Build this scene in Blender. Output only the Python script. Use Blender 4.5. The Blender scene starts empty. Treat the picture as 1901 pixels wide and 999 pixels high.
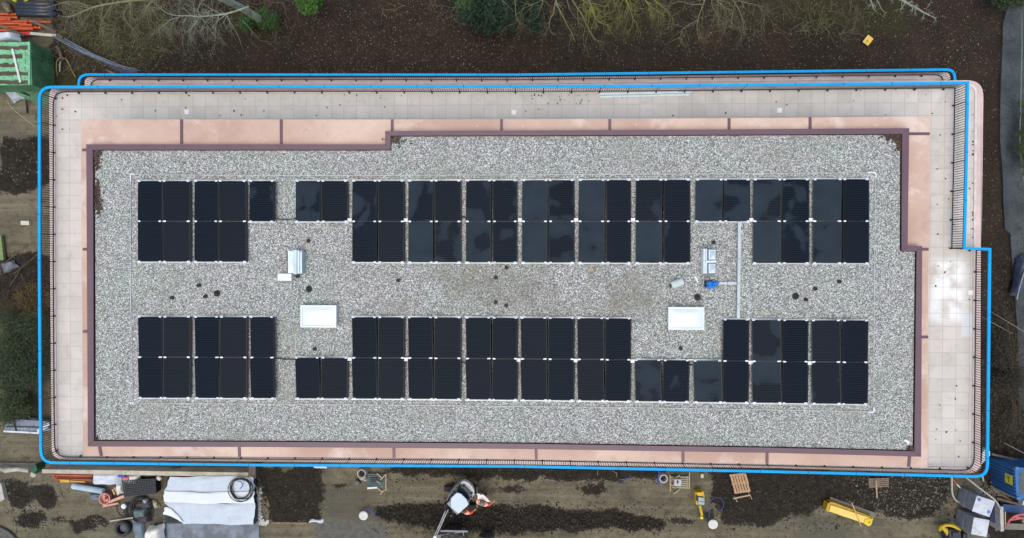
import bpy, bmesh, math, random
import numpy as np
from mathutils import Vector, Matrix, Euler

random.seed(7)
SC = bpy.context.scene
COL = SC.collection
rad = math.radians

# ------------------------------------------------------------------ camera
CH = 35.5                      # camera height above the ground
F, CX, CY = 1170.0, 950.5, 499.5
NX, NY, ROLL = 988.58, 487.07, -0.0026
_n = Vector(((NX-CX)/F, -(NY-CY)/F, -1)).normalized()
CZ_ = -_n
CX_ = Vector((math.cos(ROLL), math.sin(ROLL), 0)); CX_ = (CX_-CZ_*CX_.dot(CZ_)).normalized()
CY_ = CZ_.cross(CX_)
cam = bpy.data.cameras.new("camera"); co = bpy.data.objects.new("camera", cam); COL.objects.link(co)
cam.sensor_width = 36; cam.lens = 36*F/1901; cam.clip_end = 2000; cam.clip_start = .1
M = Matrix((CX_, CY_, CZ_)).to_4x4(); M.translation = (0, 0, CH); co.matrix_world = M
SC.camera = co

def P(px, py, z=0.0):
    v = Vector(((px-CX)/F, -(py-CY)/F, -1))
    w = Vector((CX_.dot(v), CY_.dot(v), CZ_.dot(v)))
    t = (CH-z)/-w.z
    return Vector((w.x*t, w.y*t, z))

# ------------------------------------------------------------------ light
W = bpy.data.worlds.new("World"); SC.world = W; W.use_nodes = True
nt = W.node_tree; bg = nt.nodes['Background']
sky = nt.nodes.new('ShaderNodeTexSky'); sky.sky_type = 'NISHITA'; sky.sun_disc = False
SUN_EL, SUN_AZ = rad(76), rad(195)
sky.sun_elevation = SUN_EL; sky.sun_rotation = SUN_AZ; sky.air_density = 1.0; sky.dust_density = 2.6; sky.ozone_density = .6
nt.links.new(sky.outputs[0], bg.inputs[0]); bg.inputs[1].default_value = 0.145
sl = bpy.data.lights.new("sun", 'SUN'); sl.energy = 1.15; sl.angle = rad(60); sl.color = (1, .93, .80)
so = bpy.data.objects.new("sun", sl); COL.objects.link(so)
so.rotation_euler = Vector((math.sin(SUN_AZ)*math.cos(SUN_EL), math.cos(SUN_AZ)*math.cos(SUN_EL), math.sin(SUN_EL))).to_track_quat('Z', 'Y').to_euler()
SC.view_settings.view_transform = 'Standard'; SC.view_settings.look = 'None'
SC.view_settings.exposure = 0.42; SC.view_settings.gamma = 1; SC.view_settings.use_curve_mapping = False

# ------------------------------------------------------------------ materials
def srgb(c):
    return tuple((x/255/12.92 if x/255 <= .04045 else ((x/255+.055)/1.055)**2.4) for x in c)+(1,)

def newmat(name):
    m = bpy.data.materials.new(name); m.use_nodes = True
    return m, m.node_tree, m.node_tree.nodes['Principled BSDF']

def N(t, kind, **kw):
    n = t.nodes.new('ShaderNode'+kind)
    for k, v in kw.items():
        if k.startswith('i_'): n.inputs[k[2:].replace('_', ' ')].default_value = v
        else: setattr(n, k, v)
    return n

def mixc(t, fac, a, b, blend='MIX'):
    n = t.nodes.new('ShaderNodeMix'); n.data_type = 'RGBA'; n.blend_type = blend
    for s, v in ((n.inputs[0], fac), (n.inputs[6], a), (n.inputs[7], b)):
        if hasattr(v, 'links') or hasattr(v, 'is_linked'): t.links.new(v, s)
        else: s.default_value = v
    return n.outputs[2]

def math_(t, op, a, b=None, c=None, clamp=False):
    n = t.nodes.new('ShaderNodeMath'); n.operation = op; n.use_clamp = clamp
    for i, v in enumerate((a, b, c)):
        if v is None: continue
        if hasattr(v, 'is_linked'): t.links.new(v, n.inputs[i])
        else: n.inputs[i].default_value = v
    return n.outputs[0]

def noise(t, scale, detail=3, rough=.5, vec=None, dist=0):
    n = N(t, 'TexNoise'); n.inputs['Scale'].default_value = scale; n.inputs['Detail'].default_value = detail
    n.inputs['Roughness'].default_value = rough; n.inputs['Distortion'].default_value = dist
    if vec is None:
        g = t.nodes.new('ShaderNodeNewGeometry'); vec = g.outputs['Position']
    t.links.new(vec, n.inputs['Vector'])
    return n.outputs['Fac']

def maprange(t, v, a, b, c=0., d=1.):
    n = t.nodes.new('ShaderNodeMapRange'); t.links.new(v, n.inputs[0])
    for i, x in enumerate((a, b, c, d)): n.inputs[i+1].default_value = x
    return n.outputs[0]

def bump(t, bs, h, strength=.4, dist=.02):
    b = t.nodes.new('ShaderNodeBump'); b.inputs['Strength'].default_value = strength; b.inputs['Distance'].default_value = dist
    t.links.new(h, b.inputs['Height']); t.links.new(b.outputs[0], bs.inputs['Normal'])

_mats = {}
def mat(name, c1, c2=None, scale=4, rough=.6, metal=0, detail=4, lo=.35, hi=.65, bmp=.15, dist=.01, spec=.5, island=0, c3=None):
    """a two-tone weathered surface: c1 and c2 mixed by noise, c3 as speckle"""
    if name in _mats: return _mats[name]
    m, t, b = newmat(name)
    c1 = srgb(c1); c2 = srgb(c2) if c2 else tuple(x*.8 for x in c1[:3])+(1,)
    f = maprange(t, noise(t, scale, detail, .6), lo, hi)
    col = mixc(t, f, c1, c2)
    if c3:
        f3 = maprange(t, noise(t, scale*9, 2, .5), .56, .68)
        col = mixc(t, f3, col, srgb(c3))
    if island:
        g = t.nodes.new('ShaderNodeNewGeometry')
        v = maprange(t, g.outputs['Random Per Island'], 0, 1, 1-island, 1+island)
        cmb = t.nodes.new('ShaderNodeCombineColor'); [t.links.new(v, cmb.inputs[i]) for i in range(3)]
        col = mixc(t, 1., col, cmb.outputs[0], 'MULTIPLY')
    t.links.new(col, b.inputs['Base Color'])
    b.inputs['Roughness'].default_value = rough; b.inputs['Metallic'].default_value = metal
    b.inputs['Specular IOR Level'].default_value = spec
    if bmp: bump(t, b, noise(t, scale*6, 3), bmp, dist)
    _mats[name] = m
    return m

# ------------------------------------------------------------------ mesh builder
def world_off(par):
    v = Vector((0, 0, 0))
    while par is not None: v += par.location; par = par.parent
    return v

class MB:
    def __init__(s): s.v = []; s.f = []; s.mi = []; s.smooth = []
    def add(s, vs, fs, mi=0, smooth=False):
        o = len(s.v); s.v += [Vector(v) for v in vs]
        for f in fs: s.f.append([i+o for i in f]); s.mi.append(mi); s.smooth.append(smooth)
        return s
    def box(s, c, size, rz=0, rot=None, mi=0):
        x, y, z = [a/2 for a in size]; R = rot if rot else Matrix.Rotation(rz, 3, 'Z'); c = Vector(c)
        vs = [c+R @ Vector(p) for p in ((-x,-y,-z),(x,-y,-z),(x,y,-z),(-x,y,-z),(-x,-y,z),(x,-y,z),(x,y,z),(-x,y,z))]
        return s.add(vs, [(0,3,2,1),(4,5,6,7),(0,1,5,4),(1,2,6,5),(2,3,7,6),(3,0,4,7)], mi)
    def bar(s, a, b, w, h, mi=0):
        a, b = Vector(a), Vector(b); d = b-a
        if d.length < 1e-6: return s
        q = d.to_track_quat('X', 'Z').to_matrix()
        return s.box((a+b)/2, (d.length, w, h), rot=q, mi=mi)
    def prism(s, poly, z1, z0, mi=0, mi_side=None):
        """world xy polygon (list of Vector) from z0 up to z1"""
        n = len(poly)
        area = sum(poly[i][0]*poly[(i+1) % n][1]-poly[(i+1) % n][0]*poly[i][1] for i in range(n))
        if area < 0: poly = poly[::-1]
        o = len(s.v)
        s.v += [Vector((p[0], p[1], z1)) for p in poly]+[Vector((p[0], p[1], z0)) for p in poly]
        s.f.append([o+i for i in range(n)]); s.mi.append(mi); s.smooth.append(False)
        s.f.append([o+n+i for i in reversed(range(n))]); s.mi.append(mi); s.smooth.append(False)
        for i in range(n):
            j = (i+1) % n
            s.f.append([o+i, o+n+i, o+n+j, o+j]); s.mi.append(mi if mi_side is None else mi_side); s.smooth.append(False)
        return s
    def ring(s, outer, inner, z1, z0, zi=None, mi=0):
        zi = z1 if zi is None else zi
        n = len(outer); o = len(s.v)
        for L, z in ((outer, z1), (inner, zi), (outer, z0), (inner, z0)): s.v += [Vector((p[0], p[1], z)) for p in L]
        for i in range(n):
            j = (i+1) % n
            for q in ((o+i, o+j, o+n+j, o+n+i), (o+i, o+2*n+i, o+2*n+j, o+j), (o+n+i, o+n+j, o+3*n+j, o+3*n+i), (o+2*n+i, o+3*n+i, o+3*n+j, o+2*n+j)):
                s.f.append(list(q)); s.mi.append(mi); s.smooth.append(False)
        return s
    def tube(s, pts, r, n=8, cap=True, mi=0, smooth=True, flat=1.0):
        pts = [Vector(p) for p in pts]
        rs = list(r) if isinstance(r, (list, tuple)) else [r]*len(pts)
        if len(rs) != len(pts):
            m_ = len(rs)-1; rs = [rs[int(i/(len(pts)-1)*m_)] for i in range(len(pts))]
        up = Vector((0, 0, 1)); o = len(s.v); pa = None
        for i, p in enumerate(pts):
            d = (pts[min(i+1, len(pts)-1)]-pts[max(i-1, 0)])
            d = d.normalized() if d.length > 1e-9 else Vector((1, 0, 0))
            if pa is None:
                a = d.cross(up)
                a = a.normalized() if a.length > .05 else d.cross(Vector((0, 1, 0))).normalized()
            else:
                a = pa-d*pa.dot(d)
                a = a.normalized() if a.length > 1e-4 else d.orthogonal().normalized()
            pa = a
            b = a.cross(d)
            for k in range(n):
                t = 2*math.pi*k/n
                s.v.append(p+a*math.cos(t)*rs[i]+b*math.sin(t)*rs[i]*flat)
        for i in range(len(pts)-1):
            for k in range(n):
                k2 = (k+1) % n
                s.f.append([o+i*n+k, o+i*n+k2, o+(i+1)*n+k2, o+(i+1)*n+k]); s.mi.append(mi); s.smooth.append(smooth)
        if cap:
            s.f.append([o+k for k in reversed(range(n))]); s.mi.append(mi); s.smooth.append(False)
            e = o+(len(pts)-1)*n
            s.f.append([e+k for k in range(n)]); s.mi.append(mi); s.smooth.append(False)
        return s
    def lathe(s, c, prof, n=20, mi=0, smooth=False, sx=1, sy=1):
        """prof: list of (radius, z) from bottom to top around c"""
        c = Vector(c); o = len(s.v)
        for r, z in prof:
            for k in range(n):
                t = 2*math.pi*k/n; s.v.append(c+Vector((math.cos(t)*r*sx, math.sin(t)*r*sy, z)))
        for i in range(len(prof)-1):
            for k in range(n):
                k2 = (k+1) % n
                s.f.append([o+i*n+k, o+i*n+k2, o+(i+1)*n+k2, o+(i+1)*n+k]); s.mi.append(mi); s.smooth.append(smooth)
        s.f.append([o+k for k in reversed(range(n))]); s.mi.append(mi); s.smooth.append(False)
        e = o+(len(prof)-1)*n; s.f.append([e+k for k in range(n)]); s.mi.append(mi); s.smooth.append(False)
        return s
    def build(s, name, mats, parent=None, origin=None, bevel=0):
        if not isinstance(mats, (list, tuple)): mats = [mats]
        me = bpy.data.meshes.new(name)
        off = world_off(parent)
        loc = Vector((0, 0, 0))
        if parent is None:
            if origin is None:
                lo = [min(v[i] for v in s.v) for i in range(3)]; hi = [max(v[i] for v in s.v) for i in range(3)]
                origin = Vector(((lo[0]+hi[0])/2, (lo[1]+hi[1])/2, lo[2]))
            loc = Vector(origin); off = loc
        me.from_pydata([tuple(v-off) for v in s.v], [], s.f)
        for m in mats: me.materials.append(m)
        me.polygons.foreach_set('material_index', s.mi); me.polygons.foreach_set('use_smooth', s.smooth)
        me.validate(); me.update()
        o = bpy.data.objects.new(name, me); COL.objects.link(o); o.location = loc
        if parent is not None: o.parent = parent
        if bevel:
            md = o.modifiers.new('bevel', 'BEVEL'); md.width = bevel; md.segments = 2; md.limit_method = 'ANGLE'
        return o

def tag(o, label=None, cat=None, group=None, kind=None):
    if label: o['label'] = label
    if cat: o['category'] = cat
    if group: o['group'] = group
    if kind: o['kind'] = kind
    return o

def empty(name, loc, label, cat, group=None):
    o = bpy.data.objects.new(name, None); COL.objects.link(o); o.location = loc; o.empty_display_size = .2
    return tag(o, label, cat, group)

def PP(pts, z): return [P(x, y, z) for x, y in pts]

def roundpoly(pts, rs, seg=8):
    """px polygon with rounded corners; rs radius in px per vertex"""
    out = []; n = len(pts)
    for i in range(n):
        r = rs[i] if isinstance(rs, (list, tuple)) else rs
        p = Vector(pts[i]); a = Vector(pts[i-1]); b = Vector(pts[(i+1) % n])
        if r <= 0: out.append(tuple(p)); continue
        da = (a-p).normalized(); db = (b-p).normalized()
        p0 = p+da*r; p1 = p+db*r
        for k in range(seg+1):
            t = k/seg
            q = p0*(1-t)**2+p*2*t*(1-t)+p1*t**2
            # pull the parabola a little towards a circular arc
            out.append(tuple(q*.9+(p*.1*(4*t*(1-t))+q*.1*(1-4*t*(1-t)))))
    return out

def resample(pts, step):
    out = [pts[0]]; acc = 0
    for a, b in zip(pts[:-1], pts[1:]):
        d = (b-a).length
        pos = step-acc
        while pos <= d:
            out.append(a.lerp(b, pos/d)); pos += step
        acc = (acc+d) % step if d else acc
    return out

def smooth_path(pts, it=2):
    pts = [Vector(p) for p in pts]
    for _ in range(it):
        o = [pts[0]]
        for a, b in zip(pts[:-1], pts[1:]): o += [a*.75+b*.25, a*.25+b*.75]
        o.append(pts[-1]); pts = o
    return pts

ORD = ['first','second','third','fourth','fifth','sixth','seventh','eighth','ninth','tenth','eleventh','twelfth','thirteenth','fourteenth','fifteenth',
       'sixteenth','seventeenth','eighteenth','nineteenth','twentieth','twenty-first','twenty-second','twenty-third','twenty-fourth','twenty-fifth','twenty-sixth']

# ------------------------------------------------------------------ numpy noise
_rng = np.random.RandomState(3)
_lat = _rng.rand(256, 256)
def vnoise(x, y):
    xi = np.floor(x).astype(int); yi = np.floor(y).astype(int); fx = x-xi; fy = y-yi
    fx = fx*fx*(3-2*fx); fy = fy*fy*(3-2*fy)
    g = lambda i, j: _lat[(i) % 256, (j) % 256]
    return (g(xi, yi)*(1-fx)+g(xi+1, yi)*fx)*(1-fy)+(g(xi, yi+1)*(1-fx)+g(xi+1, yi+1)*fx)*fy
def fbm(x, y, o=4):
    s = 0; a = .5
    for k in range(o): s = s+a*vnoise(x*2**k+17*k, y*2**k+31*k); a *= .5
    return s/(1-.5**o)
def inpoly(x, y, poly):
    r = np.zeros(x.shape, bool); n = len(poly)
    for i in range(n):
        x0, y0 = poly[i]; x1, y1 = poly[i-1]
        if y0 == y1: continue
        c = ((y0 > y) != (y1 > y)) & (x < (x1-x0)*(y-y0)/(y1-y0)+x0)
        r ^= c
    return r
def to_px(x, y, z):
    dx, dy, dz = x, y, z-CH
    a = CX_.x*dx+CY_.x*dy+CZ_.x*dz; b = CX_.y*dx+CY_.y*dy+CZ_.y*dz; c = -(CX_.z*dx+CY_.z*dy+CZ_.z*dz)
    c = np.maximum(c, 1.)
    return CX+F*a/c, CY-F*b/c

# ------------------------------------------------------------------ ground
DARK = [  # dug-over dark soil
    [(482,868),(598,868),(598,966),(505,968),(484,905)],
    [(698,942),(740,936),(830,940),(905,938),(1000,936),(1060,944),(1150,952),(1215,962),(1240,974),(1230,984),(1120,982),(1010,986),(930,990),(850,986),(770,980),(700,962)],
    [(715,862),(1235,866),(1225,884),(1100,893),(960,888),(850,884),(760,882),(718,876)],
    [(1320,868),(1580,874),(1600,900),(1560,924),(1480,960),(1410,980),(1345,972),(1325,935)],
    [(1560,876),(1765,880),(1768,925),(1730,960),(1660,962),(1600,940),(1560,920)],
    [(0,255),(96,258),(96,345),(60,356),(20,362),(0,350)],
    [(0,475),(70,470),(98,480),(98,520),(40,540),(0,560)],
    [(12,890),(52,892),(60,920),(44,950),(18,935)],[(60,900),(100,908),(112,930),(88,945),(66,930)],[(20,960),(70,950),(96,962),(70,982),(30,978)],[(100,950),(118,955),(114,970),(98,968)],
    [(1835,470),(1980,470),(1980,1100),(1840,1100)],
]
LITTER = [[(100,-400),(2600,-400),(2600,900),(1822,900),(1815,150),(1790,300),(120,300),(96,170),(95,-100)],
          [(0,505),(100,505),(100,575),(0,590)]]
MOSS = [[(105,130),(150,130),(150,170),(108,172)], [(125,-30),(300,-20),(330,60),(300,110),(230,125),(150,120),(125,80)], [(0,540),(100,520),(100,780),(0,790)],
        [(-300,-200),(110,-200),(110,30),(-300,30)], [(1440,0),(1700,0),(1680,70),(1560,60),(1450,40)],
        [(420,15),(520,30),(520,70),(420,60)]]
DARK += [[(600,905),(640,900),(655,908),(620,915)],[(905,905),(960,902),(1000,908),(950,914)],[(1060,905),(1110,900),(1130,912),(1085,920)],[(880,960),(905,950),(940,975),(900,985)],[(1245,960),(1290,965),(1280,972),(1240,975)],[(120,965),(190,955),(210,975),(140,990)]]
GREY = [[(590,965),(720,972),(700,1100),(560,1100)], [(1820,880),(1980,930),(1980,1200),(1830,1100),(1790,1000)],[(-200,1010),(-50,985),(10,985),(34,1003),(40,1100),(-200,1100)]]
STONY = [[(1560,880),(1770,882),(1765,935),(1700,985),(1620,960),(1570,930)]]
def make_ground():
    st = .115
    xs = np.concatenate(([-420,-120,-60,-42], np.arange(-34, 32, st), [40,60,120,420]))
    ys = np.concatenate(([-420,-120,-50,-26], np.arange(-18.5, 18.5, st), [26,50,120,420]))
    X, Y = np.meshgrid(xs, ys)
    px, py = to_px(X, Y, 0*X)
    far = (abs(X) > 100) | (abs(Y) > 100)
    wx = px+(fbm(X*1.3, Y*1.3)-.5)*26+(vnoise(X*5, Y*5)-.5)*7; wy = py+(fbm(X*1.3+50, Y*1.3+9)-.5)*22+(vnoise(X*5+70, Y*5)-.5)*7
    def mask(polys, blur):
        m = np.zeros(X.shape)
        for p in polys: m = np.maximum(m, inpoly(wx, wy, p).astype(float))
        for _ in range(blur):
            m[1:-1, 1:-1] = (m[1:-1, 1:-1]*2+m[:-2, 1:-1]+m[2:, 1:-1]+m[1:-1, :-2]+m[1:-1, 2:])/6
        return m
    d = mask(DARK, 5); l = mask(LITTER, 5); mo = mask(MOSS, 22); g = mask(GREY, 10); s = mask(STONY, 8)
    d = np.maximum(d-.0, 0)
    clod = np.abs(fbm(X*3.1, Y*3.1, 4)-.5)*2
    Z = d*(clod*.16+(fbm(X*.9, Y*.9, 3)-.5)*.22)+l*(fbm(X*1.5, Y*1.5, 4)-.5)*.16+(1-d)*(1-l)*(fbm(X*.5, Y*.5, 4)-.5)*.07
    # trench drops a little
    tr = mask([DARK[1]], 9); Z = Z-tr*.30
    Z[far] = 0
    ny, nx = X.shape
    co_ = np.stack([X, Y, Z], -1).reshape(-1, 3)
    i = np.arange(nx*ny).reshape(ny, nx)
    faces = np.stack([i[:-1, :-1], i[:-1, 1:], i[1:, 1:], i[1:, :-1]], -1).reshape(-1, 4)
    me = bpy.data.meshes.new('ground'); me.vertices.add(len(co_)); me.vertices.foreach_set('co', co_.ravel())
    me.loops.add(faces.size); me.loops.foreach_set('vertex_index', faces.ravel().astype(np.int32))
    me.polygons.add(len(faces)); me.polygons.foreach_set('loop_start', np.arange(0, faces.size, 4, dtype=np.int32))
    me.update(calc_edges=True)
    me.polygons.foreach_set('use_smooth', np.ones(len(faces), bool))
    for nm, (a, b, c) in (('zone', (d, l, mo)), ('zonb', (g, s, tr))):
        at = me.attributes.new(nm, 'FLOAT_COLOR', 'POINT')
        at.data.foreach_set('color', np.stack([a, b, c, np.ones_like(a)], -1).reshape(-1).astype(np.float32))
    o = bpy.data.objects.new('ground', me); COL.objects.link(o); tag(o, kind='structure')
    # material
    m, t, b = newmat('ground_soil')
    def at(nm):
        a = N(t, 'Attribute', attribute_name=nm); s_ = t.nodes.new('ShaderNodeSeparateColor'); t.links.new(a.outputs['Color'], s_.inputs[0]); return s_.outputs
    z1, z2 = at('zone'), at('zonb')
    n1 = noise(t, .55, 5, .6); n2 = noise(t, 3.2, 5, .65); n3 = noise(t, 13, 4, .6); n4 = noise(t, 40, 2, .5)
    tan = mixc(t, maprange(t, n1, .38, .62), srgb((109,103,84)), srgb((129,121,99)))
    tan = mixc(t, maprange(t, n2, .5, .72), tan, srgb((92,86,68)))
    tan = mixc(t, maprange(t, n3, .56, .7), tan, srgb((68,62,49)))
    tan = mixc(t, maprange(t, noise(t, .8, 6, .7), .55, .64, 0, .55), tan, srgb((78,72,58)))
    dark = mixc(t, maprange(t, n2, .35, .65), srgb((36,32,27)), srgb((58,52,42)))
    dark = mixc(t, maprange(t, n3, .55, .7), dark, srgb((28,25,22)))
    dark = mixc(t, maprange(t, n4, .66, .74), dark, srgb((120,112,94)))
    lit = mixc(t, maprange(t, n1, .4, .62), srgb((42,38,31)), srgb((56,48,39)))
    lit = mixc(t, maprange(t, n2, .5, .7), lit, srgb((40,36,29)))
    lit = mixc(t, maprange(t, n3, .52, .68), lit, srgb((76,61,48)))
    lit = mixc(t, maprange(t, n4, .64, .7), lit, srgb((104,84,64)))
    moss = mixc(t, maprange(t, n3, .4, .65), srgb((52,56,28)), srgb((74,74,38)))
    grey = mixc(t, maprange(t, n2, .4, .6), srgb((94,94,88)), srgb((112,110,100)))
    brk = maprange(t, math_(t, 'ADD', n2, math_(t, 'MULTIPLY', n3, .8)), .55, 1.2, -.5, .5)
    def fz(s_, lo=.38, hi=.62): return maprange(t, math_(t, 'ADD', s_, brk), lo, hi)
    gp = t.nodes.new('ShaderNodeNewGeometry'); mp = t.nodes.new('ShaderNodeMapping'); t.links.new(gp.outputs['Position'], mp.inputs[0]); mp.inputs['Scale'].default_value = (.12, 2.6, 1)
    tr_ = noise(t, 1.3, 4, .6, mp.outputs[0], .4)
    tan = mixc(t, maprange(t, tr_, .52, .7, 0, .6), tan, srgb((84,79,66)))
    tan = mixc(t, maprange(t, tr_, .46, .34, 0, .45), tan, srgb((140,134,116)))
    tan = mixc(t, maprange(t, noise(t, .23, 4, .6), .52, .62, 0, .65), tan, srgb((92,90,80)))
    col = mixc(t, fz(z2[0]), tan, grey)
    col = mixc(t, fz(z1[1]), col, lit)
    col = mixc(t, math_(t, 'MULTIPLY', fz(z1[2], .3, 1.0), .6), col, moss)
    col = mixc(t, fz(z1[0]), col, dark)
    vo = N(t, 'TexVoronoi'); vo.inputs['Scale'].default_value = 11
    gg = t.nodes.new('ShaderNodeNewGeometry'); t.links.new(gg.outputs['Position'], vo.inputs['Vector'])
    st_ = math_(t, 'MULTIPLY', fz(z2[1], .4, .8), maprange(t, vo.outputs['Distance'], .32, .26))
    sc_ = t.nodes.new('ShaderNodeSeparateColor'); t.links.new(vo.outputs['Color'], sc_.inputs[0])
    st_ = math_(t, 'MULTIPLY', st_, maprange(t, sc_.outputs[0], .45, .6))
    col = mixc(t, math_(t, 'MULTIPLY', st_, .35), col, srgb((104,98,84)))
    t.links.new(col, b.inputs['Base Color']); b.inputs['Roughness'].default_value = .95; b.inputs['Specular IOR Level'].default_value = .2
    bump(t, b, math_(t, 'ADD', n3, n4), .9, .05)
    me.materials.append(m)
    return o, (X, Y, Z)
ground, GRID = make_ground()
def gz(x, y):
    X, Y, Z = GRID
    i = np.searchsorted(Y[:, 0], y); j = np.searchsorted(X[0], x)
    return float(Z[min(i, Z.shape[0]-1), min(j, Z.shape[1]-1)])
def G(px, py, dz=0):
    p = P(px, py, 0); p.z = max(gz(p.x, p.y), -.05)+dz; return p

# grey path on the right
m, t, b = newmat('worn_concrete')
c = mixc(t, maprange(t, noise(t, .5, 5, .6), .4, .62), srgb((72,80,82)), srgb((52,59,60)))
c = mixc(t, maprange(t, noise(t, 9, 4, .6), .5, .7), c, srgb((44,48,44)))
c = mixc(t, maprange(t, noise(t, 1.6, 5, .65), .52, .66, 0, .7), c, srgb((44,46,40)))
t.links.new(c, b.inputs['Base Color']); b.inputs['Roughness'].default_value = .85; bump(t, b, noise(t, 20, 4), .3, .01)
CONC = m
pl = [(1875,-60),(1868,20),(1862,45),(1861,100),(1858,150),(1857,220),(1857,260),(1862,330),(1863,380),(1866,425),(1876,434),(1878,470),(1884,540),(1888,600),(1890,680),(1893,760),(1990,780),(1990,-60)]
tag(MB().prism(PP(pl, .14), .14, -.2).build('path', CONC), kind='structure')
tag(MB().prism(PP([(-60,858),(60,860),(300,866),(470,868),(468,884),(300,880),(60,874),(-60,871)], .12), .12, -.1).build('pavement', mat('kerb_concrete', (124,118,104), (104,98,84), 2)), kind='structure')
tag(MB().prism(PP([(303,966),(481,966),(481,1040),(303,1040)], .08), .08, -.1).build('concrete_slab', mat('slab_grey', (122,132,144), (92,98,104), .9, lo=.42, hi=.56, c3=(100,108,116))), kind='structure')

# ================================================================== BUILDING
ZT, ZR, ZE = 6.25, 8.8, 8.6
def eave_mat():
    m, t, b = newmat('rose_concrete')
    c = mixc(t, maprange(t, noise(t, .22, 6, .62), .32, .6), srgb((216,190,170)), srgb((188,156,138)))
    c = mixc(t, maprange(t, noise(t, .55, 6, .65, None, .6), .54, .66, 0, .6), c, srgb((226,208,196)))
    c = mixc(t, maprange(t, noise(t, 1.5, 6, .7), .55, .68, 0, .45), c, srgb((176,146,130)))
    t.links.new(c, b.inputs['Base Color']); b.inputs['Roughness'].default_value = .7
    return m
PINK = eave_mat()
PINK2 = mat('rose_slab_edge', (218,196,188), (200,178,172), 1.2, rough=.8, bmp=.1)
CAP = mat('plum_metal', (104,80,88), (96,72,80), .8, rough=.45, bmp=0, lo=.3, hi=.7)
WALL = mat('pale_render', (190,182,172), (176,168,158), 1, rough=.9)
DKM = mat('dark_bronze_bars', (30,24,27), (22,18,22), 3, rough=.5, bmp=0)
GLASS = mat('window_glass', (28,34,40), (40,48,54), 1, rough=.08, bmp=0)
COPE = mat('white_coping', (216,210,204), (200,190,184), 3, rough=.7, bmp=.05)

bld = empty('apartment_building', (0, 0, 0), 'flat roofed pale apartment block with a rose concrete eave and tiled roof terrace', 'building')

slab_px = roundpoly([(91,160),(500,163),(960,162),(1440,156),(1790,149),(1826,149),(1822,465),(1820,870),(1818,880),(1440,869),(960,862),(480,857),(96,853),(93,500)],
                    [22,0,0,0,0,34,0,0,26,0,0,0,24,0])
pave_px = roundpoly([(103.5,172),(500,174),(960,172),(1440,165.5),(1770,161),(1808.5,160),(1806,465),(1803.5,868),(1440,860),(960,852),(480,849),(107,846.5),(104,500)],
                    [8,0,0,0,0,16,0,12,0,0,0,12,0])
cope_px = roundpoly([(99.5,167.5),(500,169.5),(960,167.5),(1440,161),(1770,156.5),(1813,155.5),(1810.5,465),(1808,872.5),(1440,864),(960,856),(480,853),(103,850.5),(100,500)],
                    [11,0,0,0,0,20,0,15,0,0,0,15,0])
slab = MB().prism(PP(slab_px, ZT-.08), ZT-.08, ZT-.38).build('terrace_slab', PINK2, bld)
MB().ring(PP(cope_px, ZT), PP(pave_px, ZT), ZT+.045, ZT-.09).build('coping', COPE, bld)

# terrace paving: one material with its tile grid
m, t, b = newmat('terrace_tiles')
g = t.nodes.new('ShaderNodeNewGeometry'); sx = t.nodes.new('ShaderNodeSeparateXYZ'); t.links.new(g.outputs['Position'], sx.inputs[0])
TILE = (P(1400+247, 190, ZT).x-P(1400, 190, ZT).x)/10.0
o_ = P(498, 197.2, ZT); oy = P(1500, 700, ZT)
def gridline(v, org, w):
    a = math_(t, 'DIVIDE', math_(t, 'SUBTRACT', v, org), TILE)
    fr = math_(t, 'FRACT', a)
    dd = math_(t, 'MINIMUM', fr, math_(t, 'SUBTRACT', 1., fr))
    return maprange(t, dd, w*.5, w*1.1, 1, 0), math_(t, 'FLOOR', a)
lx, ix = gridline(sx.outputs[0], o_.x, .03); ly, iy = gridline(sx.outputs[1], o_.y, .03)
line = math_(t, 'MAXIMUM', lx, ly)
cb = t.nodes.new('ShaderNodeCombineXYZ'); t.links.new(ix, cb.inputs[0]); t.links.new(iy, cb.inputs[1])
wn = N(t, 'TexWhiteNoise'); wn.noise_dimensions = '3D'; t.links.new(cb.outputs[0], wn.inputs[0])
base = mixc(t, maprange(t, noise(t, .35, 5, .55), .35, .65), srgb((192,190,182)), srgb((204,200,192)))
edgew = math_(t, 'MAXIMUM', maprange(t, sx.outputs[0], 15, 20), maprange(t, sx.outputs[0], -19, -23))
base = mixc(t, math_(t, 'MULTIPLY', edgew, .7), base, srgb((214,205,195)))
base = mixc(t, math_(t, 'MULTIPLY', wn.outputs['Value'], .4), base, srgb((176,171,160)))
base = mixc(t, maprange(t, noise(t, .8, 5, .6), .45, .7, 0, .35), base, srgb((222,214,206)))
base = mixc(t, maprange(t, noise(t, 2.2, 5, .65), .52, .72, 0, .4), base, srgb((166,160,148)))
base = mixc(t, maprange(t, noise(t, 15, 4, .65), .62, .75, 0, .4), base, srgb((160,156,148)))
# whitish patches on some tiles of the right hand terrace
def boxmask(x0, x1, y0, y1, s=.25):
    a = math_(t, 'MULTIPLY', maprange(t, sx.outputs[0], x0-s, x0), maprange(t, sx.outputs[0], x1, x1+s, 1, 0))
    c_ = math_(t, 'MULTIPLY', maprange(t, sx.outputs[1], y0-s, y0), maprange(t, sx.outputs[1], y1, y1+s, 1, 0))
    return math_(t, 'MULTIPLY', a, c_)
a0, a1 = P(1738, 574, ZT), P(1781, 506, ZT); b0, b1 = P(1786, 624, ZT), P(1805, 582, ZT)
bl = math_(t, 'MULTIPLY', boxmask(a0.x, a1.x, a0.y-.3, a1.y+.3, .5), maprange(t, noise(t, 1.3, 4, .55), .34, .54))
bl2 = math_(t, 'MULTIPLY', boxmask(b0.x, b1.x, b0.y, b1.y, .05), .6)
base = mixc(t, math_(t, 'MULTIPLY', bl, .9), base, srgb((240,242,238)))
base = mixc(t, bl2, base, srgb((212,220,226)))
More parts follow.
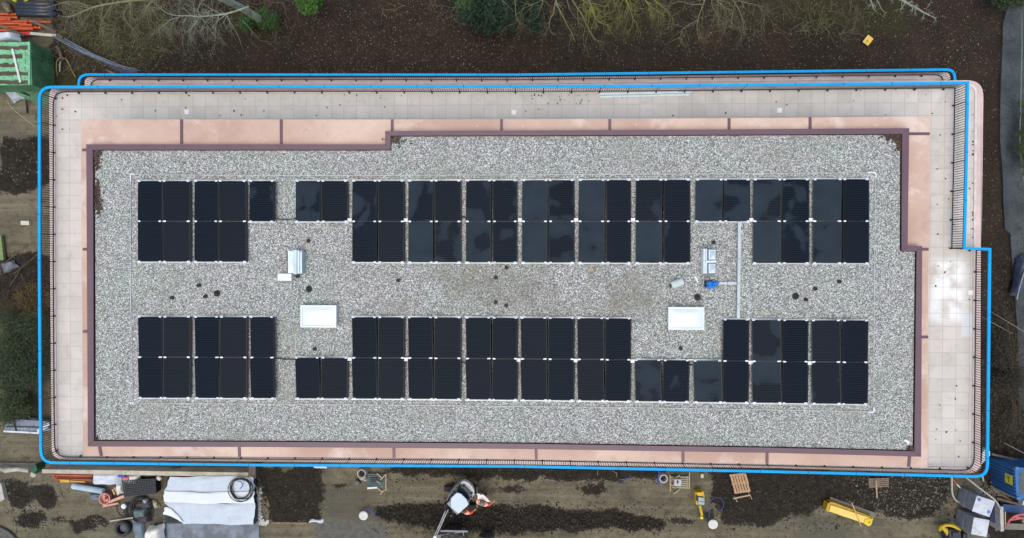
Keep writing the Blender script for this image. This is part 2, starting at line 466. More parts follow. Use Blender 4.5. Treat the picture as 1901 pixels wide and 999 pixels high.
base = mixc(t, math_(t, 'MULTIPLY', line, .4), base, srgb((150,146,138)))
t.links.new(base, b.inputs['Base Color']); b.inputs['Roughness'].default_value = .7
bump(t, b, math_(t, 'SUBTRACT', 1., line), .3, .01)
MB().prism(PP(pave_px, ZT), ZT, ZT-.09).build('terrace_paving', m, bld)

# small stuff on the terrace
for (x, y), lab in zip([(347,208),(954,209),(1447,205),(1801.5,543)],
        ['small white square drain cover in the tiles, leftmost of the three along the upper terrace','small white square drain cover in the tiles, middle one along the upper terrace',
         'small white square drain cover in the tiles, rightmost of the three along the upper terrace','small white square drain cover beside the railing of the right hand terrace']):
    c_ = P(x, y, ZT); dr = empty('drain_cover', c_, lab, 'drain cover', 'drain covers in the terrace tiles')
    MB().box(c_+Vector((0,0,.012)), (.21,.21,.024)).build('frame', mat('drain_white', (246,246,242), (234,234,230), 8), dr)
    MB().box(c_+Vector((0,0,.028)), (.15,.15,.006)).box(c_+Vector((0,0,.033)), (.05,.05,.004)).build('grate', mat('drain_plate', (244,246,244), (230,232,230), 20), dr)
c0, c1 = P(1112,175.2,ZT), P(1283,171.6,ZT)
tag(MB().bar(c0+Vector((0,0,.045)), c1+Vector((0,0,.045)), .10, .05).bar(c0+Vector((.05,-.13,.03)), c1+Vector((-.1,-.12,.03)), .09, .03).build('foam_strip', mat('foam_white', (216,230,230), (196,216,218), 4)),
    'long pale bluish foam strip lying along the coping of the upper terrace', 'foam strip')
c0, c1 = P(1257,173.6,ZT), P(1302,171.8,ZT)
tag(MB().bar(c0+Vector((0,.06,.08)), c1+Vector((0,.06,.06)), .03, .03).build('metal_rod', mat('rod_grey', (170,170,170), None, 4, metal=.3)),
    'thin grey rod lying at the right end of the pale foam strip', 'rod')
# leaf crumbs on the tiles
rr = random.Random(5); mb = MB()
spots = [(116,182),(226,185),(129,240),(116,240),(105,216),(345,200),(490,206),(640,176),(745,178),(662,177),(1155,182),(1441,189),(1467,187),(1598,168),(1663,166),(1700,165),(1755,189),(1800,350),(1740,380),(1806,408),(1806,425),(1806,441),(540,202),(992,176),(1000,177),(1005,178),(1040,185),(1035,192),(1080,186),(1078,190)]
for x, y in spots+[(rr.uniform(985,1100), rr.uniform(174,194)) for _ in range(14)]+[(rr.uniform(110,1760), rr.uniform(175,216)) for _ in range(26)]+[(rr.uniform(1735,1800), rr.uniform(220,850)) for _ in range(22)]+[(1806.5-(y_-180)*.004, y_) for y_ in [rr.uniform(180,400) for _ in range(12)]]:
    c_ = P(x, y, ZT+.012); s_ = rr.uniform(.02, .06); mb.box(c_, (s_*1.5, s_, .02), rz=rr.uniform(0, 3))
tag(mb.build('leaf_debris', mat('dark_debris', (58,52,44), (84,72,58), 9)), 'dark dead leaf crumbs scattered over the terrace tiles', 'debris', kind='stuff')

# eave
eave_px = [(150,221.5),(700,222),(1100,221),(1450,219),(1700,216.5),(1726.5,216.5),(1725,430),(1723.5,500),(1722,868),(1440,861.5),(960,852.5),(480,848),(155,846.5),(151,400)]
eave = MB().prism(PP(eave_px, ZE), ZE, ZE-.22).build('eave', PINK, bld)
O = [(160,268),(715,268),(715,243.5),(1200,241.3),(1688,238),(1685,456),(1712,457),(1710,848),(1440,841),(960,833.5),(500,830),(163,829)]
I = [(172,278),(725,278),(725,252),(1200,250.8),(1675,248.5),(1674,466),(1702,466.5),(1698,838),(1440,831.5),(960,823.8),(500,820.5),(174,819)]
MB().ring(PP(O, 8.9), PP(I, 8.9), 8.9, 8.855).build('parapet_cap', CAP, bld)
Oi = [Vector((p.x, p.y, 0)) for p in PP(O, 8.9)]; Ii = [Vector((p.x, p.y, 0)) for p in PP(I, 8.9)]
O2 = [a.lerp(b_, .12) for a, b_ in zip(Oi, Ii)]; I2 = [a.lerp(b_, -.1) for a, b_ in zip(Ii, Oi)]
I3 = [b_.lerp(a, .12) for a, b_ in zip(Oi, Ii)]
MB().ring(O2, I3, 8.85, ZE).build('parapet', mat('parapet_brown', (78,62,66), (66,54,58), 2), bld)
# mitre joints of the cap
JD = mat('joint_dark', (66,48,56), None, 2)
for k in (0,1,2,4,5,6,7,11):
    MB().bar((Oi[k].x, Oi[k].y, 8.9015), (Ii[k].x, Ii[k].y, 8.9015), .012, .006).build('cap_joint', JD, bld)
for f_ in (.5,):
    for k, (x, ya, yb) in enumerate([(305,268,278),(1140,242,251),(1540,239.5,249),(1180,837,826),(1060,835,825),(700,831.5,821.5)]):
        a, b_ = P(x, ya, 8.9015), P(x, yb, 8.9015); MB().bar(a, b_, .008, .006).build('cap_joint', JD, bld)
# brown dividers over the eave
for (x0,y0,x1,y1) in [(337,222,337,267),(522,222,522,267),(728,222,728,243),(931,221.5,931,242.5),(1132,221,1132,241.5),(1353.5,219.5,1353.5,240.3),(1504,217.5,1504,239),
                      (153,278.5,160,278.5),(154,463,161,463),(154.5,615.5,162,615.5),(184.5,829.5,188,846.5),(444,830.5,444.5,847.5),(731,832,731.5,850),(995,834,995.5,853),
                      (1268,838,1268,857.7),(1424,841,1424,860.8),(1688.5,847.5,1687,866.8),(1688,248.5,1725.5,248.5),(1712,463,1723.4,463),(1711,626,1722.6,626)]:
    a, b_ = P(x0, y0, ZE+.02), P(x1, y1, ZE+.02); MB().bar(a, b_, .11, .05).build('divider', CAP, bld)
rr = random.Random(9); mb = MB()
for x, y in [(195,236),(300,237),(575,238),(682,238),(773,234),(886,234),(971,234),(1093,233),(1181,232),(1305,231),(1474,230),(1556,228),(1660,226),(502,836),(674,838),(784,838),(942,840),(1050,842),(1212,845),(1479,850),(1630,853)]:
    MB().lathe(P(x, y, ZE+.002), [(.028,0),(.02,.02)], 8).build('fixing', mat('fixing_white', (232,224,216), None, 3), bld)

# roof gravel
m, t, b = newmat('roof_pebbles')
g = t.nodes.new('ShaderNodeNewGeometry')
def vor(scale):
    v = N(t, 'TexVoronoi'); v.inputs['Scale'].default_value = scale; t.links.new(g.outputs['Position'], v.inputs['Vector'])
    s_ = t.nodes.new('ShaderNodeSeparateColor'); t.links.new(v.outputs['Color'], s_.inputs[0]); return s_.outputs, v.outputs['Distance']
va, da = vor(26); vb_, db = vor(44)
cr = N(t, 'ValToRGB'); e = cr.color_ramp.elements
e[0].position = 0; e[0].color = srgb((90,91,87)); e[1].position = 1; e[1].color = srgb((250,252,250))
for p_, c_ in ((.18,(118,119,115)),(.42,(156,157,151)),(.68,(188,188,182)),(.86,(222,222,217))):
    x_ = e.new(p_); x_.color = srgb(c_)
v_ = math_(t, 'ADD', math_(t, 'MULTIPLY', va[0], .6), math_(t, 'MULTIPLY', vb_[0], .4))
v_ = maprange(t, v_, .14, .86)
t.links.new(v_, cr.inputs[0])
col = cr.outputs[0]
col = mixc(t, maprange(t, va[1], .75, 1, 0, .35), col, srgb((176,164,150)))
col = mixc(t, maprange(t, vb_[2], .6, 1, 0, .3), col, srgb((150,166,160)))
gap = math_(t, 'MULTIPLY', maprange(t, da, .45, .75), .6)
col = mixc(t, gap, col, srgb((70,72,70)))
tint = mixc(t, maprange(t, noise(t, .45, 4, .6), .38, .62), (1.0,.975,.99,1), (.93,1.0,.965,1))
tint = mixc(t, maprange(t, noise(t, 1.7, 4, .6), .45, .7), tint, (.95,.95,.93,1))
col = mixc(t, 1., col, tint, 'MULTIPLY')
sp = t.nodes.new('ShaderNodeSeparateXYZ'); t.links.new(g.outputs['Position'], sp.inputs[0])
# greener, dirtier band where water stands along the middle of the roof
def band(v, a, b_, s): return math_(t, 'MULTIPLY', maprange(t, v, a-s, a+s), maprange(t, v, b_-s, b_+s, 1, 0))
q0, q1 = P(750, 585, ZR), P(1230, 495, ZR)
dirt = math_(t, 'MULTIPLY', band(sp.outputs[0], q0.x, q1.x, 2.2), band(sp.outputs[1], q0.y, q1.y, .6))
dirt = math_(t, 'MULTIPLY', dirt, maprange(t, noise(t, .5, 4, .6), .40, .62, .0, .85))
col = mixc(t, math_(t, 'MULTIPLY', dirt, maprange(t, va[2], 0, 1, .5, 1)), col, srgb((112,104,84)))
q0, q1 = P(200, 600, ZR), P(560, 500, ZR)
d2 = math_(t, 'MULTIPLY', maprange(t, noise(t, .5, 5, .65), .52, .7, 0, .4), 1.)
col = mixc(t, d2, col, srgb((136,140,122)))
t.links.new(col, b.inputs['Base Color']); b.inputs['Roughness'].default_value = .9
bump(t, b, da, .8, .02)
gr = MB().prism([P_ for P_ in I2], ZR, ZR-.15).build('roof_gravel', m)
tag(gr, 'pale grey pebble gravel covering the flat roof', 'gravel', kind='stuff')

# walls, windows of the storeys below
def inset(poly, d):
    c_ = sum((Vector((p[0], p[1])) for p in poly), Vector((0, 0)))/len(poly)
    out = []
    for p in poly:
        v = Vector((p[0], p[1]))-c_
        out.append(Vector((c_.x+v.x-math.copysign(min(d, abs(v.x)), v.x), c_.y+v.y-math.copysign(min(d, abs(v.y)), v.y), 0)))
    return out
ph = inset(PP([(155,226),(1722,222),(1720,862),(157,843)], ZE), .55)
MB().prism(ph, ZE-.221, ZT+.002).build('wall', WALL, bld)
lo = inset(PP([(97,168),(1815,156),(1812,872),(100,850)], ZT), .45)
MB().prism(lo, ZT-.381, -.1).build('wall', WALL, bld)
def windows(poly, z0, z1, step, w, every=None):
    n = len(poly)
    for i in range(n):
        a, b_ = poly[i], poly[(i+1) % n]; L = (b_-a).length; k = int(L//step); d = (b_-a).normalized()
        nn = Vector((d.y, -d.x, 0));
        if nn.dot((a+b_)/2) < 0: nn = -nn
        for j in range(k):
            c_ = a+d*(L*(j+.5)/k); c_ = Vector((c_.x, c_.y, (z0+z1)/2))
            ang = math.atan2(d.y, d.x)
            wf = MB().box(c_+nn*.03, (w, .1, z1-z0), rz=ang).build('window', DKM, bld)
            gl = MB().box(c_+nn*.085-d*(w/4-.01), (w/2-.1, .03, z1-z0-.14), rz=ang).box(c_+nn*.085+d*(w/4-.01), (w/2-.1, .03, z1-z0-.14), rz=ang).build('pane', GLASS, wf)
windows(ph, ZT+.12, ZT+2.1, 5.5, 2.2)
windows(lo, 3.5, 5.4, 7.5, 2.0); windows(lo, .5, 2.5, 7.5, 2.0)
# lower balcony on the upper side
bz = 3.3
bal_px = roundpoly([(157,143),(480,144),(960,144),(1440,138.5),(1764,134),(1766,220),(158,220)], [12,0,0,0,12,0,0])
MB().prism(PP(bal_px, bz), bz, bz-.3).build('balcony_slab', PINK2, bld)
bp_out = roundpoly([(166,151),(480,152.5),(960,152),(1440,147),(1757,142.5),(1758,220),(167,220)], [12,0,0,0,12,0,0])
bp_in = roundpoly([(170,155),(480,156.5),(960,156),(1440,151),(1753,146.5),(1754,219),(171,219)], [12,0,0,0,12,0,0])
MB().ring(PP(bp_out, bz), PP(bp_in, bz), bz+.06, bz+.001).build('coping', COPE, bld)

# ------------------------------------------------------------------ railings
BLUE = mat('sky_blue_paint', (0,168,232), (0,158,226), 1, rough=.5, bmp=0, spec=.2)
BLUE2 = mat('blue_steel_underside', (10,60,140), (8,50,120), 1, rough=.5, bmp=0)
def railing(name, pts, z0, z1, label, closed):
    """pts: world xy path of the handrail"""
    root = empty(name, Vector((pts[0].x, pts[0].y, z0)), label, 'railing')
    if closed: pts = pts+[pts[0]]
    # handrail: mitred flat band; loop as two prismatic rings of quads
    def band(w, za, zb, mb, dx=0.):
        n = len(pts); L = []; R = []
        for i, p in enumerate(pts):
            if closed:
                a = pts[i-1] if i else pts[-2]; c = pts[i+1] if i < n-1 else pts[1]
            else:
                a = pts[max(i-1, 0)]; c = pts[min(i+1, n-1)]
            d1 = (p-a); d2 = (c-p)
            d1 = d1.normalized() if d1.length > 1e-6 else d2.normalized(); d2 = d2.normalized() if d2.length > 1e-6 else d1
            n1 = Vector((-d1.y, d1.x, 0)); n2 = Vector((-d2.y, d2.x, 0)); mm = (n1+n2).normalized(); k = 1/max(.5, mm.dot(n1))
            L.append(p+mm*w/2*k); R.append(p-mm*w/2*k)
        o = len(mb.v)
        for i in range(n):
            for q, z in ((L[i], zb), (R[i], zb), (R[i], za), (L[i], za)): mb.v.append(Vector((q.x, q.y, z)))
        for i in range(n-1):
            for k in range(4):
                k2 = (k+1) % 4
                mb.f.append([o+4*i+k, o+4*i+k2, o+4*(i+1)+k2, o+4*(i+1)+k]); mb.mi.append(0); mb.smooth.append(False)
        return mb
    hr = band(.115, z1-.045, z1, MB()).build('handrail', BLUE, root)
    band(.05, z1-.12, z1-.05, MB()).build('rail_channel', BLUE2, root)
    band(.03, z0+.03, z0+.06, MB()).build('bottom_rail', DKM, root)
    # joints in the handrail
    P1 = resample(pts, .1075)
    step = 24; nb = 0
    for s in range(0, len(P1)-2, step):
        mb = MB(); seg = P1[s:s+step]
        for j, p in enumerate(seg):
            q = P1[min(s+j+1, len(P1)-1)]; d = (q-p)
            if d.length < 1e-4: continue
            ang = math.atan2(d.y, d.x)
            if j in (0, 12): continue
            mb.box((p.x, p.y, (z0+z1)/2-.03), (.024, .022, z1-z0-.12), rz=ang)
        if mb.v: mb.build('baluster_panel', DKM, root)
        for j in (0, 12):
            if s+j >= len(P1)-1: continue
            p = P1[s+j]; q = P1[s+j+1]; d = (q-p).normalized(); ang = math.atan2(d.y, d.x); nn = Vector((-d.y, d.x, 0))
            c_ = Vector((0, 0, 0)); 
            if (p+nn).length > (p-nn).length: nn = -nn
            MB().box((p.x, p.y, (z0+z1)/2-.05), (.05, .012, z1-z0-.06), rz=ang).box((p.x+nn.x*.06, p.y+nn.y*.06, z0+.045), (.07, .07, .04), rz=ang).build('post', DKM, root)
            nb += 1
    # sleeve joints
    J = resample(pts, 2.1)
    for p in J[1:-1]:
        k = min(range(len(P1)), key=lambda i: (P1[i]-p).length); q = P1[min(k+1, len(P1)-1)]; d = q-P1[k]
        MB().box((p.x, p.y, z1+.002), (.022, .14, .006), rz=math.atan2(d.y, d.x)).build('rail_joint', BLUE2, root)
    return root
zr = ZT+.93
rp = roundpoly([(1791,460.5),(1794.5,300),(1797,153.5),(1440,157),(1200,159.3),(960,160.2),(480,160.5),(72.5,161.5),(72.5,500),(74,750),(75.5,859),(480,863.5),(960,866),(1440,876),(1833.5,885.5),(1835,740),(1838,463)],
               [0,0,0,0,0,0,0,26,0,0,26,0,0,0,26,0,0])
railing('terrace_railing', PP(rp, zr), ZT+.03, zr, 'long bright blue handrail on dark bars running right round the roof terrace', True)
zb = bz+.95
rp = roundpoly([(146,250),(145.5,138.5),(480,138.5),(960,138.7),(1200,135.8),(1440,132.8),(1773,129),(1773,250)], [0,20,0,0,0,0,18,0])
railing('balcony_railing', PP(rp, zb), bz+.05, zb, 'blue handrail on dark bars of the lower balcony behind the upper edge of the terrace', False)

# ================================================================== SOLAR PANELS
def lerp_tab(tab, x):
    if x <= tab[0][0]: return tab[0][1]
    for (a, ya), (b_, yb) in zip(tab[:-1], tab[1:]):
        if x <= b_: return ya+(yb-ya)*(x-a)/(b_-a)
    return tab[-1][1]
TOP1 = [(256,336.2),(760,335.8),(1200,334),(1612,332.8)]; MID1 = [(256,410.8),(760,411.2),(1612,410.6)]
BOT1 = [(256,485.6),(760,486.8),(1200,488),(1612,488.7)]
TOP2 = [(256,588),(760,589),(1100,590.7),(1500,594.6),(1612,595.2)]; MID2 = [(256,663),(760,664.6),(1100,667.3),(1500,671.7),(1612,672.8)]
BOT2 = [(256,738.2),(760,740.3),(1100,743.7),(1400,747.5),(1612,750.3)]
UP = [((256,300),(302,353)),((361,404),(406,457)),((463,508),None),((549,594),(597,645)),((654,699),(702,750)),((758,804),(807,855)),((865,911),(915,959)),
      ((969,1016),(1019,1065)),((1074,1122),(1126,1170)),((1180,1229),(1233,1280)),((1291,1341),(1344,1391)),((1398,1450),(1453,1501)),((1509,1562),(1565,1612))]
LOW = [((257,301),(303,353)),((362,406),(408,458)),((465,508),None),((549,593),(596,645)),((654,699),(702,750)),((758,803),(806,855)),((865,911),(914,960)),
       ((967,1015),(1018,1065)),((1072,1121),(1124,1170)),((1179,1227),(1231,1278)),((1288,1340),(1342.5,1389)),((1396,1450),(1453,1499)),((1507,1560),(1564,1610))]
D = {1: [(0,0),(.15,0),(.25,0),(.55,.1),(.5,.15),(.7,.35),(.45,.45),(.85,.5),(.85,.25),(.4,.2),(.9,.5),(.65,.5),(.85,.25)],
     2: [(0,0),(.3,0),None,None,(.35,.3),(.95,.65),(.75,.45),(.95,.5),(.95,.25),(.95,.25),None,(.95,.45),(.65,.35)],
     3: [(0,0),(0,0),(0,0),None,(0,0),(0,.1),(.1,0),(.15,0),(0,0),None,(None,.2),(.55,.05),(0,0)],
     4: [(0,0),(0,0),(0,0),(0,0),(0,0),(0,0),(0,0),(0,0),(0,0),(.7,.25),(.75,0),(.6,.15),(.35,0)]}
ALU = mat('anodised_aluminium', (205,212,214), (180,188,192), 3, rough=.4, metal=.2, bmp=0)
CLAMP = mat('clamp_white', (236,238,238), (215,218,220), 4, rough=.5, bmp=0)
PFR = mat('panel_frame_black', (22,26,32), (30,34,40), 3, rough=.4, bmp=0)
m, t, b = newmat('solar_cells')
g = t.nodes.new('ShaderNodeNewGeometry'); tc = t.nodes.new('ShaderNodeTexCoord'); ob = t.nodes.new('ShaderNodeSeparateXYZ'); t.links.new(tc.outputs['Object'], ob.inputs[0])
at = N(t, 'Attribute', attribute_name='damp'); at.attribute_type = 'OBJECT'
oi = t.nodes.new('ShaderNodeObjectInfo')
fr = math_(t, 'FRACT', math_(t, 'DIVIDE', ob.outputs[1], .0935)); ln = maprange(t, fr, .80, .9)
fx = math_(t, 'FRACT', math_(t, 'DIVIDE', ob.outputs[0], .183)); ln2 = maprange(t, fx, .95, .97)
dry = mixc(t, oi.outputs['Random'], srgb((15,25,33)), srgb((22,29,38)))
dry = mixc(t, math_(t, 'MULTIPLY', ln, .75), dry, srgb((50,55,64)))
dry = mixc(t, math_(t, 'MULTIPLY', ln2, .3), dry, srgb((12,15,22)))
off = t.nodes.new('ShaderNodeVectorMath'); off.operation = 'ADD'; t.links.new(g.outputs['Position'], off.inputs[0]); off.inputs[1].default_value = (3.3, 7.7, 1)
nz = noise(t, .95, 3, .45, off.outputs[0], .3)
thr = math_(t, 'ADD', math_(t, 'MULTIPLY', at.outputs['Fac'], .52), math_(t, 'SUBTRACT', nz, .5))
edge = maprange(t, thr, .28, .33)
inner = maprange(t, thr, .30, .60, .62, 1.)
has = maprange(t, at.outputs['Fac'], .02, .08)
wet = math_(t, 'MULTIPLY', math_(t, 'MULTIPLY', edge, inner), has)
col = mixc(t, wet, dry, srgb((46,57,65)))
col = mixc(t, math_(t, 'MULTIPLY', maprange(t, noise(t, 22, 3, .6), .74, .78), .5), col, srgb((110,116,118)))
t.links.new(col, b.inputs['Base Color'])
t.links.new(maprange(t, wet, 0, 1, .4, .55), b.inputs['Roughness']); b.inputs['Specular IOR Level'].default_value = .045
CELL = m
PW, PL, TILT = 1.08, 1.69, rad(7)
def make_panel():
    root = empty('solar_panel', (0,0,0), 'x', 'solar panel')
    h = .035
    MB().box((0,0,-.012), (PW-.02, PL-.02, .02)).build('cell_sheet', CELL, root)
    f_ = MB(); 
    for s in (-1, 1):
        f_.box((s*(PW/2-.006),0,-.012), (.012,PL,h)); f_.box((0,s*(PL/2-.006),-.012), (PW-.024,.012,h))
    f_.build('frame', PFR, root)
    for sx_ in (-1,1):
        for sy in (-1,1):
            MB().box((sx_*(PW/2-.07), sy*(PL/2+.004), .005), (.10,.05,.03)).build('clamp', CLAMP, root)
    return root
proto = make_panel(); used = False
GAP_SHADE = MB().box((PW/2+.026,0,-.025), (.05,PL-.02,.02)).build('ridge_gap_shade', mat('gap_shade_black', (10,12,14), (30,34,36), 30, rough=.8, bmp=0, lo=.55, hi=.62), None, origin=(0,0,0))  # added dark strip: shade over the gravel in the ridge gap, as colour
def copy_tree(o, parent=None):
    c = o.copy(); COL.objects.link(c); c.parent = parent
    for ch in list(o.children): copy_tree(ch, c)
    return c
zv, zri = 8.93, 8.93+PW*math.sin(TILT)
def place_panel(xa, xb, row, side, damp, label, paired=False):
    global used
    T_, B_ = {1:(TOP1,MID1),2:(MID1,BOT1),3:(TOP2,MID2),4:(MID2,BOT2)}[row]
    xm = (xa+xb)/2; ya, yb = lerp_tab(T_, xm), lerp_tab(B_, xm)
    z_l, z_r = (zv, zri) if side == 0 else (zri, zv)
    l = (P(xa, ya, z_l)+P(xa, yb, z_l))/2; r = (P(xb, ya, z_r)+P(xb, yb, z_r))/2
    tp = (P(xa, ya, z_l)+P(xb, ya, z_r))/2; bt = (P(xa, yb, z_l)+P(xb, yb, z_r))/2
    if not used: o = proto; used = True
    else: o = copy_tree(proto)
    d = r-l; yv = tp-bt; yv.z = 0
    X_ = d.normalized(); Z_ = X_.cross(yv).normalized(); Y_ = Z_.cross(X_)
    o.location = (l+r)/2
    o.rotation_euler = Matrix((X_, Y_, Z_)).transposed().to_euler()
    o.scale = (d.length/PW, (yv.length-.02)/PL, 1)
    o['label'] = label; o['group'] = 'black solar panels on the gravel roof'
    for c_ in o.children:
        c_['damp'] = float(damp)
    if side == 0 and paired:
        me_ = GAP_SHADE.copy(); me_.parent = o; COL.objects.link(me_)
    return d.length
rowname = {1:'top row',2:'second row',3:'third row',4:'bottom row'}
jb = []
for row in (1,2,3,4):
    tab = UP if row < 3 else LOW; k = 0
    items = []
    for pr, dd in zip(tab, D[row]):
        if dd is None: continue
        for side in (0, 1):
            if pr[side] is None or dd[side] is None: continue
            items.append((pr[side], side, dd[side], side == 0 and pr[1] is not None))
    for k, ((xa, xb), side, dm, prd) in enumerate(items):
        look = 'black solar panel mostly filmed dull grey' if dm > .6 else 'black solar panel with dull patch' if dm > .3 else 'plain black solar panel'
        kk = ORD[k]+' from left' if k < len(items)-1 else 'last at right end'
        place_panel(xa, xb, row, side, dm, f"{look}, {kk} in {rowname[row]}", prd)
bpy.data.objects.remove(GAP_SHADE)
# aluminium rails under the panel edges
def mrail(xa, xb, tab, dy, label):
    a = P(xa, lerp_tab(tab, xa)+dy, 8.87); b_ = P(xb, lerp_tab(tab, xb)+dy, 8.87)
    r_ = empty('mounting_rail', a, label, 'rail', 'aluminium rails along the panel rows')
    MB().bar(a, b_, .045, .05).build('profile', ALU, r_)
    for f_ in (.04, .5, .96):
        c_ = a.lerp(b_, f_); MB().box((c_.x, c_.y, 8.822), (.2, .09, .04)).build('foot', ALU, r_)
def runs(tab, rowD, need):
    out = []
    for pr, dd in zip(tab, rowD):
        if dd is None: continue
        xs_ = [p for p, q in zip(pr, dd) if p is not None and q is not None]
        out.append((xs_[0][0]-1, xs_[-1][1]+1))
    return out
for tab, nm in ((1,'top edge of the top row'),(2,'bottom edge of the second row'),(3,'top edge of the third row'),(4,'bottom edge of the bottom row')):
    T_ = {1:TOP1,2:BOT1,3:TOP2,4:BOT2}[tab]; dy = {1:-1.2,2:1.2,3:-1.2,4:1.2}[tab]
    rs = runs(UP if tab < 3 else LOW, D[tab], None)
    for k, (xa, xb) in enumerate(rs): mrail(xa, xb, T_, dy, f"thin aluminium rail, {ORD[k]} from left along {nm}")
for xa, xb, T_, dy, lab in [(462,509,MID1,1.2,'short aluminium rail below the single narrow panel in the top row'),(548,646,MID1,1.2,'aluminium rail below the top row panels just right of the cable gap'),
                        (1290,1392,MID1,1.4,'aluminium rail below the top row panels above the grey duct'),(548,646,MID2,-1.2,'aluminium rail above the bottom row panels right of the cable gap'),
                        (1179,1340,MID2,-1.4,'aluminium rail above the bottom row panels below the right white skylight')]:
    mrail(xa, xb, T_, dy, lab)
# white ballast blocks in the valleys
k = 0
for tab, T_, nm in (([(649.5),(753.5),(965.5),(1069.5),(1175),(1394.5),(1505)],MID1,'upper block of panels'),([(649.5),(754),(963),(1068.5),(1174.5),(1392.5),(1503)],MID2,'lower block of panels')):
    for i_, x in enumerate(tab):
        y = lerp_tab(T_, x)+(-2.6 if T_ is MID1 else 2.2); c_ = P(x, y, 8.9)
        r_ = empty('cable_box', Vector((c_.x, c_.y, 8.8)), f"small white connector box, {ORD[i_]} from left in the {nm}", 'connector box', 'white connector boxes between the panels')
        MB().box((c_.x, c_.y, 8.86), (.15, .12, .12)).build('body', CLAMP, r_, bevel=.01)
        MB().box((c_.x, c_.y, 8.925), (.17, .14, .012)).build('lid', CLAMP, r_)

# ================================================================== ROOF EQUIPMENT
def rbox(px0, py0, px1, py1, z): a, b_ = P(px0, py0, z), P(px1, py1, z); return Vector(((a.x+b_.x)/2, (a.y+b_.y)/2, z)), abs(b_.x-a.x), abs(a.y-b_.y)
WHT = mat('skylight_white', (222,228,226), (212,220,218), 1, rough=.35, bmp=0)
OPAL = mat('opal_acrylic', (226,234,234), (218,228,228), .6, rough=.2, bmp=0)
for (x0,y0,x1,y1), lab in (((557,566.5,624,608.5),'white rectangular skylight with opal lid left of the roof centre'),((1241,570,1308,613),'white rectangular skylight with opal lid near the grey duct on the right')):
    c_, w, h = rbox(x0,y0,x1,y1,9.15)
    r_ = empty('skylight', Vector((c_.x,c_.y,ZR)), lab, 'skylight', 'roof skylights')
    MB().box((c_.x,c_.y,(ZR+9.08)/2), (w-.1,h-.1,9.08-ZR)).build('curb', WHT, r_)
    fr_ = MB(); poly = lambda W_, H_: [Vector((c_.x-W_/2,c_.y-H_/2,0)),Vector((c_.x+W_/2,c_.y-H_/2,0)),Vector((c_.x+W_/2,c_.y+H_/2,0)),Vector((c_.x-W_/2,c_.y+H_/2,0))]
    MB().ring(poly(w,h), poly(w-.16,h-.16), 9.13, 9.07).build('frame', WHT, r_, bevel=.008)
    d_ = MB(); nx_, ny_ = 14, 10; vs = []; fs = []
    for j in range(ny_+1):
        for i in range(nx_+1):
            u, v = i/nx_, j/ny_; hgt = .09*min(1, 4*min(u,1-u))**.5*min(1, 4*min(v,1-v))**.5
            vs.append((c_.x+(u-.5)*(w-.15), c_.y+(v-.5)*(h-.15), 9.09+hgt))
    for j in range(ny_):
        for i in range(nx_): a = j*(nx_+1)+i; fs.append((a,a+1,a+nx_+2,a+nx_+1))
    d_.add(vs, fs, smooth=True); d_.build('dome', OPAL, r_)
    for s in (-1,1):
        MB().box((c_.x+w/2-.03, c_.y+s*h*.33, 9.14), (.05,.03,.03)).build('hinge', ALU, r_)

GALV = mat('galvanised_steel', (150,176,186), (178,196,202), 2.2, rough=.35, metal=.35, bmp=0)
GALVL = mat('galvanised_bright', (232,240,244), (216,228,234), 3, rough=.4, metal=0, bmp=0)
def pyr(mb, x0,y0,x1,y1,z, hz, mi=0):
    cx_, cy_ = (x0+x1)/2, (y0+y1)/2
    return mb.add([(x0,y0,z),(x1,y0,z),(x1,y1,z),(x0,y1,z),(cx_,cy_,z+hz)], [(0,1,4),(1,2,4),(2,3,4),(3,0,4),(3,2,1,0)], mi)
# left vent hood
c_, w, h = rbox(533,465,561,509,9.35)
r_ = empty('vent_hood', Vector((c_.x,c_.y,ZR)), 'galvanised ventilation hood with a slanted top beside the small white box', 'vent')
MB().box((c_.x,c_.y,9.0), (w*.8,h*.92,.4)).build('body', GALV, r_)
a, b_ = P(533.5,466,9.3), P(548,507,9.3)
MB().add([(a.x,b_.y,9.26),(b_.x,b_.y,9.26),(b_.x,a.y,9.26),(a.x,a.y,9.26),((a.x*.4+b_.x*.6),(a.y+b_.y)/2,9.38)], [(0,1,4),(1,2,4),(2,3,4),(3,0,4),(3,2,1,0)]).build('pyramid_top', GALVL, r_)
MB().box((a.x-.02,(a.y+b_.y)/2,9.17), (.03,(a.y-b_.y)*.96,.2)).build('louvre', mat('louvre_dark', (30,44,52), None, 2), r_)
a, b_ = P(545,464,9.3), P(551,509,9.3); MB().box(((a.x+b_.x)/2,(a.y+b_.y)/2,9.29), (b_.x-a.x,a.y-b_.y,.06)).build('flange', GALV, r_)
a, b_ = P(551.5,465,9.25), P(555,508,9.25); MB().box(((a.x+b_.x)/2,(a.y+b_.y)/2,9.2), (b_.x-a.x,a.y-b_.y,.1)).build('flashing', GALVL, r_)
a, b_ = P(558,464,9.0), P(561.5,508,9.0); MB().box(((a.x+b_.x)/2,(a.y+b_.y)/2,8.92), (b_.x-a.x,a.y-b_.y,.24)).build('side_plate', mat('pale_plate', (220,208,206), None, 3), r_)
